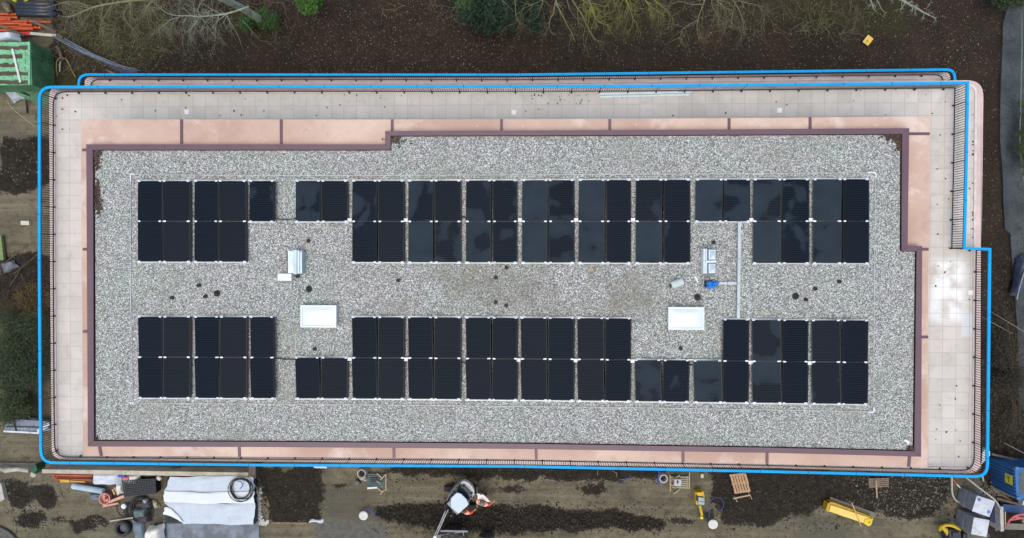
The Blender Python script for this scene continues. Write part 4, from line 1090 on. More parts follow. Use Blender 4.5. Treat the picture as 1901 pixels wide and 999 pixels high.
# ================================================================== SITE THINGS
GREEN = mat('container_green', (138,200,158), (108,172,130), 1.2, rough=.6, c3=(78,120,88), bmp=0, spec=.3)
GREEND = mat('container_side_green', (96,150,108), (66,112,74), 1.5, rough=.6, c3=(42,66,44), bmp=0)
MOSSD = mat('roof_dirt', (70,64,50), (92,86,66), 5, rough=.95, bmp=.4)
ORG = mat('orange_plastic', (206,92,44), (186,78,36), 2, rough=.5, bmp=0)
WOOD = mat('new_timber', (190,168,134), (166,142,108), 6, rough=.8, bmp=0)
WOODG = mat('weathered_timber', (112,98,80), (86,74,60), 5, rough=.9, bmp=.1)
STEEL = mat('scaffold_steel', (120,128,140), (92,100,112), 5, rough=.5, metal=.2, bmp=0)
SHEET = mat('white_sheeting', (208,214,220), (186,194,204), 2.2, rough=.6, bmp=.1)
def T(name, label, cat, mb, m_, group=None, bevel=0): return tag(mb.build(name, m_, bevel=bevel), label, cat, group)
def tubepx(path, r, n=7, it=2, flat=1): 
    mb = MB(); return mb.tube(smooth_path([P(*q) for q in path], it), r, n=n, flat=flat)
def crumple(poly_px, z0, z1, seed, nu=16, nv=12, amp=.08):
    """a draped sheet over a px quad (4 corners, clockwise) with wrinkles, thin but closed"""
    rr = random.Random(seed); a, b_, c, d = [P(x, y, (z0+z1)/2) for x, y in poly_px]
    ph = [(rr.uniform(1,3.5), rr.uniform(1,3.5), rr.uniform(0,6)) for _ in range(5)]
    vs = []; fs = []
    for lay in (0, 1):
        for j in range(nv+1):
            for i in range(nu+1):
                u, v = i/nu, j/nv
                p = a.lerp(b_, u).lerp(d.lerp(c, u), v)
                w = sum(abs(math.sin(k1*u*3+k2*v*3+k3)) for k1, k2, k3 in ph)/5
                e = min(u, 1-u, v, 1-v)
                p = p+Vector((rr.uniform(-.02,.02) if lay == 0 else 0, 0, 0)) if False else p
                ed = (math.sin(u*7+seed)+.5*math.sin(u*17+seed*2))*.03*(1 if j in (0,nv) else 0); ed2 = (math.sin(v*6+seed)+.5*math.sin(v*13))*.03*(1 if i in (0,nu) else 0)
                z = z0+(z1-z0)*min(1, e*7)+amp*(w-.5)*2*min(1, e*5+.3)
                vs.append(Vector((p.x+ed2, p.y+ed, z-(.015 if lay else 0))))
    N_ = (nu+1)*(nv+1)
    for j in range(nv):
        for i in range(nu):
            q = j*(nu+1)+i; f = (q, q+1, q+nu+2, q+nu+1); fs.append(f[::-1]); fs.append(tuple(x+N_ for x in f))
    mb = MB(); mb.add(vs, fs, smooth=True); return mb

# ---- top left
h = 1.7
tl = [P(x, y, h) for x, y in ((-140,77),(57,78),(60,158),(-140,160))]
r_ = empty('green_container', Vector(((tl[0].x+tl[1].x)/2, tl[1].y, 0)), 'green steel site container with dirt striped roof in the upper left corner', 'container')
MB().prism([p for p in tl], h, .05).build('body', GREEND, r_)
c0 = tl[0]; c1 = tl[1]
rb = MB()
for k in range(5):
    y0 = tl[1].y+(tl[2].y-tl[1].y)*(k+.12)/5; y1 = tl[1].y+(tl[2].y-tl[1].y)*(k+.34)/5
    rb.box(((c0.x+c1.x)/2-.1, (y0+y1)/2, h+.02), (abs(c1.x-c0.x)-.35, abs(y1-y0), .04))
rb.box((c1.x-.06,(tl[1].y+tl[2].y)/2+.0,h+.03), (.12,abs(tl[1].y-tl[2].y),.06))
rb.build('roof_ribs', GREEN, r_)
MB().box(((c0.x+c1.x)/2,(tl[1].y+tl[2].y)/2,h+.004), (abs(c1.x-c0.x)-.02,abs(tl[1].y-tl[2].y)-.02,.012)).build('roof_panel', GREEN, r_)
sr = MB()
for k in range(13):
    y_ = tl[1].y+(tl[2].y-tl[1].y)*(k+.5)/13; sr.box((c1.x+.02,y_,h/2+.05), (.05,.07,h-.2))
sr.build('side_ribs', GREEND, r_)
for k in range(5):
    y0 = tl[1].y+(tl[2].y-tl[1].y)*(k+.40)/5; y1 = tl[1].y+(tl[2].y-tl[1].y)*(k+.95)/5; xe = P([52,42,30,54,52][k], 100, h).x
    rr = random.Random(k); n_ = 18; top = []; bot = []
    x_a = P(-60,100,h).x
    for i in range(n_+1):
        x_ = x_a+(xe-x_a)*i/n_; top.append((x_, y0-abs(rr.gauss(0,.03)))); bot.append((x_, y1+abs(rr.gauss(0,.03))))
    MB().prism([Vector((a_[0],a_[1],0)) for a_ in top+bot[::-1]], h+.022, h+.008).build('dirt_stripe', MOSSD, r_)
a, b_ = P(23,91,h+.07), P(38,153,h+.07)
T('white_batten', 'long white batten lying askew on the green container roof', 'batten', MB().bar(a,b_,.11,.05), mat('batten_white', (216,222,206), (196,204,186), 4))
T('white_sheet', 'crumpled white plastic sheet at the upper edge of the green container', 'sheet', crumple([(-10,62),(30,60),(32,74),(-10,80)], 1.0, 1.5, 3, amp=.1), SHEET)
# green planks and translucent sheet below the container
for k, (x0,y0,x1,y1) in enumerate([(8,163,66,187),(30,162,70,176),(62,188,74,178)]):
    a, b_ = P(x0,y0,.25), P(x1,y1,.25); T('green_board', ['lowest long green board leaning below the green container','upper green board leaning against the green container foot','short green board end near the blue handrail corner'][k], 'board', MB().bar(a,b_,.18,.04), GREEND, 'green boards below the container')
T('green_sheet', 'sheet of dull green panel between container and blue handrail corner', 'panel', MB().prism(PP([(58,172),(72,162),(92,164),(92,200),(74,196),(52,184)],.3),.3,.26), mat('dull_green', (80,116,92), (64,96,74), 2))
T('plastic_sheet', 'crumpled translucent white plastic sheet below the green container', 'sheet', crumple([(4,166),(26,164),(46,180),(24,190)], .1, .3, 5, amp=.08), mat('translucent_film', (170,182,188), (150,160,164), 3, rough=.4))
T('dark_post', 'short dark post standing below the translucent sheet', 'post', MB().bar(P(49,186,.2),P(50,210,.05),.06,.08), mat('post_dark', (44,40,36), None, 4))
T('string', 'thin pale string lying across the mud below the green container', 'string', tubepx([(12,186,.05),(22,202,.05),(44,219,.05),(66,236,.05)], .008, 5), WIRE)
# orange pipes
pi = [(-40,26,32,26.5,.12),(-40,31,33,33,.12),(-40,39.5,52,40,.12),(54,40,95,41,.25),(-40,43.5,50,44,.3),(36,46,60,46.5,.42),(-40,49,48,50,.18),(34,51.5,76,51.5,.28),(38,48.5,68,48.5,.12),(-40,56.5,57,56,.12),(20,54,62,54,.35),(-40,36,20,36,.3)]
oname = ['topmost','second from the top','long upper middle','separate right hand','wide middle','short middle','lower middle','short lower','half hidden middle','lowest','lower short','thin upper']
for k, (x0,y0,x1,y1,z_) in enumerate(pi):
    a, b_ = P(x0,y0,z_), P(x1,y1,z_); r0 = .065
    pr_ = empty('drain_pipe', a, f"{oname[k]} orange drain pipe in the stack above the green container", 'pipe', 'orange drain pipes above the container')
    MB().tube([a,b_], r0, n=10).build('barrel', ORG, pr_); d_ = (b_-a).normalized()
    MB().tube([b_-d_*.12,b_+d_*.02], r0+.014, n=10).build('socket', ORG, pr_)
T('barrier_board', 'red and white striped barrier board beside the orange pipes', 'board', MB().bar(P(-5,65,.35),P(38,66,.35),.13,.04).bar(P(38,62.5,.35),P(56,62.5,.35),.2,.04,mi=1).bar(P(56,62,.35),P(104,66.5,.3),.16,.04), [mat('barrier_white', (196,190,176), (168,160,142), 5), mat('barrier_red', (206,44,52), None, 4)])
for k, (x0,y0,x1,y1,z_) in enumerate([(0,48,45,66,.55),(60,39,104,60,.5),(100,60,116,70,.3)]):
    T('plank', ['weathered brown plank across the left end of the orange pipes','weathered brown plank crossing the right end of the orange pipes','short weathered plank at the end of the barrier board'][k], 'plank', MB().bar(P(x0,y0,z_),P(x1,y1,z_-.1),.14,.05), WOODG, 'weathered planks by the orange pipes')
# black pipes
for k, y_ in enumerate((7,14,20,26)):
    a, b_ = P(33,y_,.25), P(104+(k%2)*4,y_+1,.25); r0 = .17
    pr_ = empty('black_pipe', a, ['topmost','second','third','lowest'][k]+' of the fat black pipes lying above the orange pipes', 'pipe', 'fat black pipes at the top left')
    MB().tube([a,b_], r0, n=14).build('barrel', mat('navy_pipe', (44,48,60), (34,38,48), 3, rough=.35, bmp=0), pr_)
    MB().lathe(Vector((0,0,0)), [(.01,0),(.02,.01)], 6)
    MB().tube([a-Vector((.02,0,0)),a+Vector((.12,0,0))], r0*.8, n=12).build('end_cap', mat('cap_grey', (150,158,170), (110,118,130), 14), pr_)
r_ = empty('yellow_hose', P(35,-2,.1), 'coil of bright yellow hose at the top edge', 'hose'); mb = MB(); rr = random.Random(3)
for k in range(9):
    c_ = P(39+rr.uniform(-2,2),-6+rr.uniform(-1,1),.06+.04*k); R_ = .42+rr.uniform(-.06,.08)
    mb.tube([c_+Vector((math.cos(t_/16*6.283)*R_*1.1, math.sin(t_/16*6.283)*R_*.7, 0)) for t_ in range(17)], .022, n=6, cap=False)
mb.build('coil', mat('hose_yellow', (204,206,28), (176,178,20), 4, rough=.5, bmp=0), r_)
T('log', 'short rough cut log beside the fat black pipes', 'log', MB().tube([P(9,6,.25),P(14,14,.26),P(20,24,.24)], [.17,.19,.15], n=12), mat('log_bark', (128,110,88), (84,70,54), 5, bmp=.5))
# leaning scaffold tubes
for k, pth in enumerate([[(98,66,.9),(150,96,.6),(206,118,.35),(262,132,.15)],[(104,68,.9),(160,97,.6),(214,121,.35),(255,128,.15)],[(98,68,1.0),(135,88,.75),(190,112,.4),(240,131,.15)],[(152,98,.5),(200,117,.3),(256,136,.12)],[(120,72,.8),(142,84,.75),(176,102,.5),(256,134,.15)]]):
    T('scaffold_tube', ['longest','uppermost','middle','lowest short','straight second'][k]+' grey tube in the slanting bundle above the handrail corner', 'tube', tubepx(pth, .035, 7, 0), STEEL, 'slanting grey tubes at the upper left')
T('blue_netting', 'dark blue netting strip under the slanting grey tubes', 'netting', MB().prism(PP([(124,80),(146,84),(170,98),(225,122),(250,136),(225,135),(180,112),(130,92)],.15),.15,.08), mat('navy_net', (46,50,84), (40,42,60), 5))
T('thin_pole', 'left thin pale pole standing among the bare twigs', 'pole', MB().bar(P(99,62,.5),P(91,-4,4.5),.035,.035), STEEL)
T('thin_pole', 'right thin pale pole standing among the bare twigs', 'pole', MB().bar(P(136,80,.5),P(126,-4,4.5),.03,.03), STEEL)
T('timber_rail', 'pale timber lath lying just above the lower balcony handrail', 'timber', MB().bar(P(197,130,.15),P(228,144,.15),.09,.05), WOODG)
T('garden_hose', 'pale looped hose lying right of the green container', 'hose', tubepx([(107,140,.1),(104,125,.1),(106,110,.15),(114,106,.2),(124,110,.2),(129,122,.15),(134,132,.1),(140,143,.1)], .022, 6, 2), mat('hose_pale', (158,156,96), (130,128,84), 4))
T('pale_lath', 'short white lath beside the looped hose', 'lath', MB().bar(P(112,114,.2),P(111,133,.15),.05,.04), mat('lath_white', (178,178,160), None, 4))
T('log', 'dark mossy log lying between green container and looped hose', 'log', MB().tube([P(106,86,.2),P(112,98,.2),P(116,112,.15)], [.08,.1,.08], n=8), WOODG)

# ---- left edge
T('concrete_block', 'pale rectangular concrete block on the mud left of the handrail', 'block', MB().box(P(48.5,414,.1), (.48,.24,.2)), mat('block_pale', (206,204,184), (186,182,164), 6), bevel=.01)
T('green_trough', 'pale green channel section at the left edge beside dark mud', 'channel', MB().bar(P(1,438,.2),P(6,483,.2),.2,.18).bar(P(-5,440,.22),P(-1,483,.22),.06,.26), mat('pale_green', (128,146,94), (108,128,80), 4))
T('plastic_sheet', 'greyish film crumpled among the scrub at the left edge', 'sheet', crumple([(0,488),(24,484),(34,496),(6,508)], .1, .25, 15, amp=.08), mat('grey_film', (118,124,134), (84,88,96), 4))
for k, (x0,y0,x1,y1) in enumerate([(0,494,48,455),(26,508,92,452),(18,530,38,500),(39,508,48,528)]):
    T('branch', ['left long','right long','lower short','small lower'][k]+' bare stick slanting over the ground left of the handrail', 'stick', tubepx([(x0,y0,.2),((x0+x1)/2,(y0+y1)/2+2,.25),(x1,y1,.15)], .022, 5), WOODG, 'slanting sticks at the left edge')
fr_ = empty('cold_frame', P(45,792,0), 'grey sheeted low frame with white edge strip near the lower left handrail', 'frame')
MB().prism(PP([(24,779),(62,777),(92,784),(94,799),(70,802),(8,800),(10,790)],.5),.5,.1).build('sheet', mat('frame_film', (124,136,150), (104,116,130), 1.2, rough=.35, c3=(146,156,168)), fr_)
MB().bar(P(7,800.5,.55),P(72,804,.55),.10,.04).bar(P(70,801,.55),P(92,788,.6),.2,.04).build('white_edge', mat('edge_white', (214,218,220), None, 4), fr_)
for x0,y0,x1,y1 in ((22,777,94,782),(12,792,94,794),(24,777,30,800)):
    MB().bar(P(x0,y0,.54),P(x1,y1,.54),.05,.05).build('frame_bar', mat('frame_dark', (48,46,44), None, 4), fr_)
T('kerb_stone', 'dark grey curved kerb in the lower left corner', 'kerb', tubepx([(-20,975,.1),(0,980,.1),(20,990,.1),(34,1008,.1)], .09, 8), mat('kerb_dark', (96,94,88), None, 3))
T('white_plank', 'short white slab standing at the left edge on dark soil', 'slab', MB().prism(PP([(-6,896),(2,898),(8,926),(2,931),(-6,930)],.3),.3,.05), mat('slab_white', (186,184,172), (164,160,148), 3))

# ---- low wall at the lower left
wl = empty('low_wall', P(270,878,0), 'long low pale wall running under the lower handrail on the left', 'wall')
MB().prism(PP([(78,871.5),(200,873),(330,875.5),(461,877.5),(461,885.5),(330,883.5),(200,881),(78,878.5)],.7),.7,-.1).build('body', mat('wall_pale', (196,190,172), (168,160,140), 1.4, rough=.85, c3=(150,144,124)), wl)
MB().prism(PP([(461.5,864),(474,864),(475,889),(462,890)],.75),.75,-.1).build('end_pier', mat('pier_brown', (84,70,68), (74,62,60), 3), wl)
T('wall_rope', 'pale rope hanging off the end of the low wall', 'rope', tubepx([(464,883,.8),(470,896,.6),(479,910,.2)], .03, 6), mat('rope_pale', (176,172,160), None, 4))
for k, (a_, b2) in enumerate([((10,873),(55,874)),((-12,871),(10,873))]):
    T('pale_pipe', ['white pipe with rounded end left of the green cap','pale pink pipe end at the left edge above the dark soil'][k], 'pipe', MB().tube([P(*a_,.5),P(*a_,.5).lerp(P(*b2,.5),.5)+Vector((0,.08,0)),P(*b2,.5)], [.16,.12,.13], n=10), [mat('pipe_white', (190,188,172), (164,160,142), 4), mat('pipe_pinkish', (180,160,134), None, 4)][k])
T('pipe_cap', 'round white pipe end right of the green cover', 'pipe', MB().lathe(P(69,878,.35), [(.16,0),(.17,.3),(.12,.34)], 16), mat('pipe_white', (190,188,172), (164,160,142), 4))
T('green_cover', 'small dark green cover standing between pale pipes on the left', 'cover', MB().prism(PP([(59,864),(66,862),(69,872),(64,880),(57,876)],.75),.75,.1), mat('cover_green', (28,84,56), (20,66,44), 4))

# ---- junk at the lower left
for k, (x0,y0,x1,y1,z_) in enumerate([(100,886,172,886.5,.14),(104,890,170,890.5,.3),(98,882,172,883,.3)]):
    a, b_ = P(x0,y0,z_), P(x1,y1,z_); T('clay_pipe', ['middle','lower','upper'][k]+' orange brown pipe lying along the low wall', 'pipe', MB().tube([a,b_],.06,n=10).tube([a,a+Vector((.12,0,0))],.075,n=10), mat('pipe_rust', (190,98,66), (168,84,56), 3), 'orange brown pipes by the low wall')
T('spirit_level', 'yellow tool box on the orange brown pipes by the wall', 'tool', MB().bar(P(112,892.5,.42),P(129,893,.42),.16,.06).bar(P(129,893,.4),P(158,895,.38),.07,.05), mat('tool_yellow', (214,166,40), (190,146,36), 5), bevel=.01)
T('white_sheet', 'draped white sheet over the right end of the orange brown pipes', 'sheet', crumple([(170,878),(222,879),(224,900),(171,901)], .3, .55, 7, amp=.06), SHEET)
T('white_sack', 'crumpled white sack against the low wall right of the draped sheet', 'sack', crumple([(227,882),(262,880),(256,899),(226,897)], .2, .5, 9, amp=.08), mat('sack_white', (220,222,214), (196,198,190), 3))
T('white_sack', 'small white sack standing upright beside the long pale roll', 'sack', crumple([(216,894),(227,899),(230,914),(219,920)], .2, .45, 19, amp=.06), mat('sack_white', (220,222,214), (196,198,190), 3))
T('blue_cloth', 'little blue and pink wrapped packet against the low wall', 'packet', MB().box(P(226,883.5,.55),(.42,.12,.1)).box(P(233,888,.55),(.35,.14,.12),mi=1), [mat('cloth_blue', (44,84,180), None, 4), mat('packet_pink', (206,96,110), None, 4)])
a, b_ = P(135,902,.3), P(192,912,.3)
r_ = empty('fleece_roll', a, 'long pale blue roll of fleece lying on the mud by the wall', 'roll'); MB().tube([a,a.lerp(b_,.03),b_],[.15,.17,.16],n=16).build('roll', mat('fleece_blue', (182,200,210), (164,184,198), 2, rough=.7), r_)
MB().tube([a-(b_-a).normalized()*.01,a+(b_-a).normalized()*.01],[.06,.06],n=12).build('core', mat('core_grey', (120,130,136), None, 4), r_)
T('grey_bag', 'small crumpled bluish grey bag below the pale roll', 'bag', crumple([(165,915),(188,916),(186,929),(168,928)], .1, .3, 11, amp=.1), mat('bag_slate', (112,124,136), (90,102,114), 4))
r_ = empty('tub', P(202,922,0), 'pinkish tub filled with dark red scraps', 'tub'); MB().lathe(P(202,922,.02), [(.26,0),(.31,.34),(.34,.36),(.34,.38),(.29,.38),(.27,.2)], 20).build('shell', mat('tub_pink', (214,156,138), (192,130,110), 5), r_)
mb = MB(); rr = random.Random(6); c_ = P(202,922,.3)
for k in range(14): mb.box(c_+Vector((rr.uniform(-.17,.17),rr.uniform(-.17,.17),rr.uniform(-.03,.05))), (.12,.08,.06), rz=rr.uniform(0,3))
mb.build('scraps', mat('scraps_red', (140,42,66), (86,30,52), 9, island=.5), r_)
T('pink_board', 'upper thick salmon board beside the tub', 'board', MB().bar(P(203,932,.3),P(231,921,.3),.15,.1), mat('salmon', (214,164,140), (196,146,124), 4))
T('pink_board', 'lower thin salmon board below the tub', 'board', MB().bar(P(191,940,.15),P(220,934,.15),.10,.08), mat('salmon', (214,164,140), (196,146,124), 4))
T('cardboard', 'strip of tan cardboard between pale sack and tub', 'cardboard', MB().bar(P(213,905,.3),P(220,919,.3),.1,.05).bar(P(209,908,.25),P(213,918,.25),.1,.04), mat('cardboard_tan', (190,158,116), (160,130,92), 4))
def crate(px4, z0, z1, label, nx, ny, name='black_crate', m_=BLK):
    a, b_, c, d = PP(px4, z1); r_ = empty(name, Vector(((a.x+c.x)/2,(a.y+c.y)/2,z0)), label, 'crate'); mb = MB()
    for i in range(nx+1): mb.bar(a.lerp(b_, i/nx), d.lerp(c, i/nx), .03, .05)
    mb.build('grid_ribs', m_, r_); mb = MB()
    for j in range(ny+1): mb.bar(a.lerp(d, j/ny)+Vector((0,0,.004)), b_.lerp(c, j/ny)+Vector((0,0,.004)), .03, .05)
    mb.build('cross_ribs', m_, r_)
    cc = (a+b_+c+d)/4; poly = [cc+(p-cc)*.97 for p in (a,b_,c,d)]
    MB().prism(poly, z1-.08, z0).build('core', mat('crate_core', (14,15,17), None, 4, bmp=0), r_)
    return r_
crate([(227,893),(288,889),(290,916),(232,922)], .05, .55, 'black grid soakaway crate lying beside the white sack', 20, 9, m_=mat('crate_black', (54,58,64), (42,46,50), 5, rough=.5, bmp=0))
crate([(306,955),(342,957),(342,971),(306,972)], .05, .70, 'black grid crate peeping out at the lower left corner of the white tarpaulin', 12, 5, m_=mat('crate_black', (54,58,64), (42,46,50), 5, rough=.5, bmp=0))
def coil(px, z, R_, k, r, name, label, m_, seed, tail=None, sx=1, sy=1, cat='coil'):
    rr = random.Random(seed); o = empty(name, P(*px, 0), label, cat); mb = MB(); pts = []
    for i in range(k*18+1):
        t_ = i/18*2*math.pi; q = R_*(1+.10*math.sin(i/18*2.1+seed)+.06*math.sin(i*.11)); c_ = P(*px, z)+Vector((.05*math.sin(i/18*1.3), .06*math.cos(i/18*1.9), 0))
        pts.append(c_+Vector((math.cos(t_)*q*sx+.03*math.sin(i*.05), math.sin(t_)*q*sy, i/18*r*.9+.01)))
    mb.tube(pts, r, n=6); mb.build('windings', m_, o)
    if tail: MB().tube(smooth_path([P(*q) for q in tail]), r, n=6).build('loose_end', m_, o)
    return o
coil((262,938), .1, .50, 5, .035, 'black_pipe_coil', 'large black corrugated pipe coil on the junk heap below the crate', BLK, 3)
coil((262,950), .05, .58, 4, .02, 'black_hose_coil', 'wider thin black hose coil half under the junk heap', BLK, 5)
coil((240,948), .05, .28, 4, .02, 'small_hose_coil', 'small oval black hose coil left of the junk heap', BLK, 8, sx=.7, sy=1.3, tail=[(238,958,.05),(225,960,.05),(217,948,.05),(216,935,.05)])
r_ = empty('rubble_sack', P(258,952,0), 'dark mixed cloths and sacks inside the black coils', 'sacks')
for k, (pp, cc, m2) in enumerate([([(246,946),(270,944),(272,960),(250,962)],0,(92,112,112)),([(262,928),(280,930),(282,942),(262,944)],1,(58,60,66)),([(256,958),(276,954),(278,970),(258,972)],2,(62,46,56)),([(266,926),(274,926),(275,934),(267,934)],3,(170,172,178))]):
    crumple(pp, .1, .35, 20+k, 8, 8, .08).build('cloth', mat('cloth_%d' % k, m2, None, 5), r_)
r_ = empty('black_tub', P(233,978,0), 'round black tub with hollow middle at the lower edge of the junk', 'tub'); MB().lathe(P(233,978,.0), [(.40,0),(.45,.12),(.45,.3),(.40,.36),(.28,.36),(.25,.15)], 24).build('shell', mat('tub_black', (36,38,46), (28,30,36), 6, bmp=.2), r_)
MB().lathe(P(233,978,.05), [(.25,0),(.24,.12)], 20).build('inner_floor', mat('tub_floor', (88,88,84), None, 5), r_)
T('round_lid', 'small bright white round lid left of the black coils', 'lid', MB().lathe(P(231.5,939,.1), [(.15,0),(.15,.1),(.13,.13)], 20), mat('lid_white', (232,234,234), None, 3))
T('grey_tarp', 'crumpled slate grey tarp at the lower edge beside the black tub', 'tarp', crumple([(243,964),(264,968),(272,1006),(252,1006)], .05, .2, 13, amp=.1), mat('tarp_slate', (110,126,138), (92,108,120), 3))
T('white_bulk_bag', 'bright white bulk bag at the lower edge near the grey slab', 'bag', crumple([(272,980),(300,976),(302,1010),(266,1008)], .3, .8, 14, amp=.1), mat('sack_bright', (230,230,222), (208,208,200), 3))
T('timber_stake', 'thin pale stake lying left of the black coils', 'stake', MB().bar(P(204,967.5,.1),P(247,961,.15),.07,.05), mat('stake_pale', (178,174,146), (158,152,124), 4))
T('white_can', 'small white crumpled can beside the white tarpaulin corner', 'can', MB().tube([P(292,886,.3),P(299,890,.3)], [.14,.10], n=10), mat('sack_bright', (230,230,222), (208,208,200), 3))
T('fibre_sack', 'beige torn sack beside the black coils near the tarpaulin', 'sack', crumple([(283,926),(292,932),(296,942),(286,944)], .05, .2, 16, amp=.06), mat('sack_beige', (172,166,140), None, 4))
twigs_ = T('weed_stem', 'thin yellowish weed stem right of the black crate', 'stem', tubepx([(294,934,.1),(299,924,.3),(297,918,.4)], .012, 5), mat('weed_yellow', (130,134,60), None, 4))

# ---- white tarpaulin over crates
tp = empty('tarpaulin', P(388,930,0), 'large bluish white tarpaulin draped over a flat stack at the lower left', 'tarpaulin')
def tarp_part(pts4, z0, z1, seed, col, nm, nu=26, nv=10, amp=.05):
    return crumple(pts4, z0, z1, seed, nu, nv, amp).build(nm, col, tp)
TW = mat('tarp_white', (226,232,236), (212,220,226), 1.1, rough=.55, bmp=.15); TB = mat('tarp_bluish', (194,206,214), (180,192,202), 1.1, rough=.55, c3=(196,210,220), bmp=.15)
tarp_part([(316,885),(471,885),(471,915),(304,914)], .75, .78, 4, TB, 'upper_sheet')
tarp_part([(304,913),(471,914),(472,936),(304,933)], .82, .86, 8, TW, 'middle_strip', amp=.02)
tarp_part([(304,933),(473,935),(471,974),(341,973)], .76, .80, 6, TB, 'lower_sheet', amp=.06)
tarp_part([(305,942),(316,943),(341,970),(303,954)], .84, .88, 5, TW, 'folded_flap', 6, 6, .02)
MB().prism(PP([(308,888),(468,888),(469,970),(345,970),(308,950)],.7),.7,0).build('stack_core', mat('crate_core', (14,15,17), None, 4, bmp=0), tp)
MB().bar(P(474,936,.5),P(474,971,.5),.06,.5).build('edge_board', mat('edge_dark', (40,58,66), None, 4), tp)
coil((448,907), .92, .60, 6, .022, 'black_cable_coil', 'black cable coil lying on the upper right corner of the white tarpaulin', mat('coil_grey', (44,48,54), None, 4), 4, tail=[(470,885,.9),(476,900,.6),(480,912,.2)])
T('blue_pipe_arc', 'short bright blue pipe arc inside the cable coil on the tarpaulin', 'pipe', tubepx([(440,893,.95),(448,894,.95),(451,902,.95),(446,907,.95)], .025, 6), mat('pipe_blue', (40,110,190), None, 4))
rr = random.Random(8); mb = MB()
for x, y in [(482+rr.uniform(-2.5,2.5)+max(0,(y_-955)*.35), y_) for y_ in np.linspace(905,972,46)]+[(490+rr.uniform(-6,10), 968+rr.uniform(-4,4)) for _ in range(16)]:
    mb.box(G(x,y,.06), (rr.uniform(.08,.24),rr.uniform(.06,.2),rr.uniform(.05,.12)), rot=Euler((rr.uniform(-.4,.4),rr.uniform(-.4,.4),rr.uniform(0,3))).to_matrix())
tag(mb.build('broken_plaster', mat('plaster_white', (196,196,190), (164,162,154), 7)), 'ragged line of broken white plaster along the left side of the dark soil', 'rubble', kind='stuff')
T('wet_board', 'rust brown board lying along the lower edge of the dark soil bed', 'board', MB().bar(P(506,971,.06),P(570,972,.06),.14,.05), mat('board_rust', (136,110,74), (84,66,50), 4))
T('membrane_strip', 'torn white membrane strip at the lower right corner of the dark soil bed', 'strip', crumple([(574,965),(600,964),(600,971),(574,970)], .03, .1, 18, 12, 4, .03), SHEET)
T('white_strip', 'white board stub peeking out under the lower handrail', 'board', MB().bar(P(583,866,.2),P(607,867,.2),.14,.1), SHEET)
T('plank', 'dark board lying under the handrail above the white tarpaulin', 'plank', MB().bar(P(318,866,.2),P(334,866,.2),.12,.05), mat('board_navy', (36,44,60), None, 4))

# ---- middle: rings, pallets, hoses
CRING = mat('ring_concrete', (188,182,174), (160,154,146), 5, rough=.8, bmp=.1)
def ring(px, R_, h_, label, fill=None, group=None, lid=None, m_=CRING):
    c_ = P(*px, h_); c_.z = 0; r_ = empty('manhole_ring', c_, label, 'manhole ring')
    MB().lathe(c_, [(R_,-.1),(R_,h_),(R_-.05,h_),(R_-.06,h_-.35)], 24).build('ring', m_, r_)
    if fill: MB().lathe(c_+Vector((0,0,h_-.36)), [(R_-.055,0),(R_-.06,.03)], 20).build('inside', fill, r_)
    if lid: MB().lathe(c_, [(R_+.02,h_+.003),(R_+.02,h_+.05),(R_-.03,h_+.075)], 28).build('lid', lid, r_)
    return r_
LIDW = mat('lid_chalk', (214,214,204), (196,198,190), 3, rough=.7)
r_ = ring((671,880), .25, .6, 'open pinkish concrete ring with pale rubble just left of the teal pallet', fill=mat('ring_hole', (34,28,26), None, 4))
T('rubble_heap', 'little heap of pale rubble in front of the open ring', 'rubble', crumple([(664,884),(680,884),(684,894),(668,890)], .2, .45, 22, 8, 6, .1), mat('rubble_white', (186,182,172), (120,112,104), 14))
r_ = ring((662,898), .17, .3, 'small dark grated ring left of the teal pallet', fill=mat('ring_hole', (34,28,26), None, 4), m_=mat('ring_dark', (84,82,80), None, 6))
mb = MB(); c_ = P(662,898,.3)
for k in range(3): a_ = k*math.pi/3+.3; mb.bar(c_+Vector((math.cos(a_)*.15,math.sin(a_)*.15,0)), c_-Vector((math.cos(a_)*.15,math.sin(a_)*.15,0)), .03, .03)
mb.build('grate', mat('grate_grey', (150,148,146), None, 5), r_)
ring((675,957), .235, .35, 'white lidded ring beside the short blue hose arc', lid=LIDW)
ring((1232,889), .23, .5, 'whitish open ring with dark hole right beside the timber pallet', fill=mat('ring_hole', (34,28,26), None, 4), m_=mat('ring_white', (200,200,200), (170,170,172), 6))
ring((1323.5,973), .24, 1.0, 'tall grey ring with bright white lid at the end of the blue hose loop', lid=LIDW, m_=mat('ring_grey', (112,114,112), (96,98,96), 4))
HB = mat('hose_blue', (62,86,170), (50,70,150), 4, rough=.5, bmp=0)
T('blue_hose', 'short blue hose arc right of the white lidded ring', 'hose', tubepx([(678,944,.25),(688,946,.3),(695,953,.25),(697,963,.1)], .03, 6), HB)
T('blue_hose', 'big blue hose loop rising from the tall lidded ring', 'hose', tubepx([(1317,962,.9),(1316,945,.8),(1318,930,.7),(1330,922,.6),(1342,927,.5),(1344,940,.3),(1338,948,.2),(1332,947.5,.1)], .02, 6), HB)
T('blue_hose', 'blue hose dropping beside the open ring under the handrail', 'hose', tubepx([(1223,900,.1),(1222,885,.5),(1224,868,.8)], .025, 6), HB)
T('blue_rod', 'thin blue rod lying on soil below the handrail right of centre', 'rod', MB().bar(P(1150,891,.15),P(1168,888,.15),.03,.03), HB)
T('cable_arc', 'pale thin cable arc on the mud below the right half of the building', 'cable', tubepx([(1012,890,.05),(1028,892,.08),(1040,897,.08),(1043,902,.05)], .014, 5), mat('cable_grey', (132,138,150), None, 4))
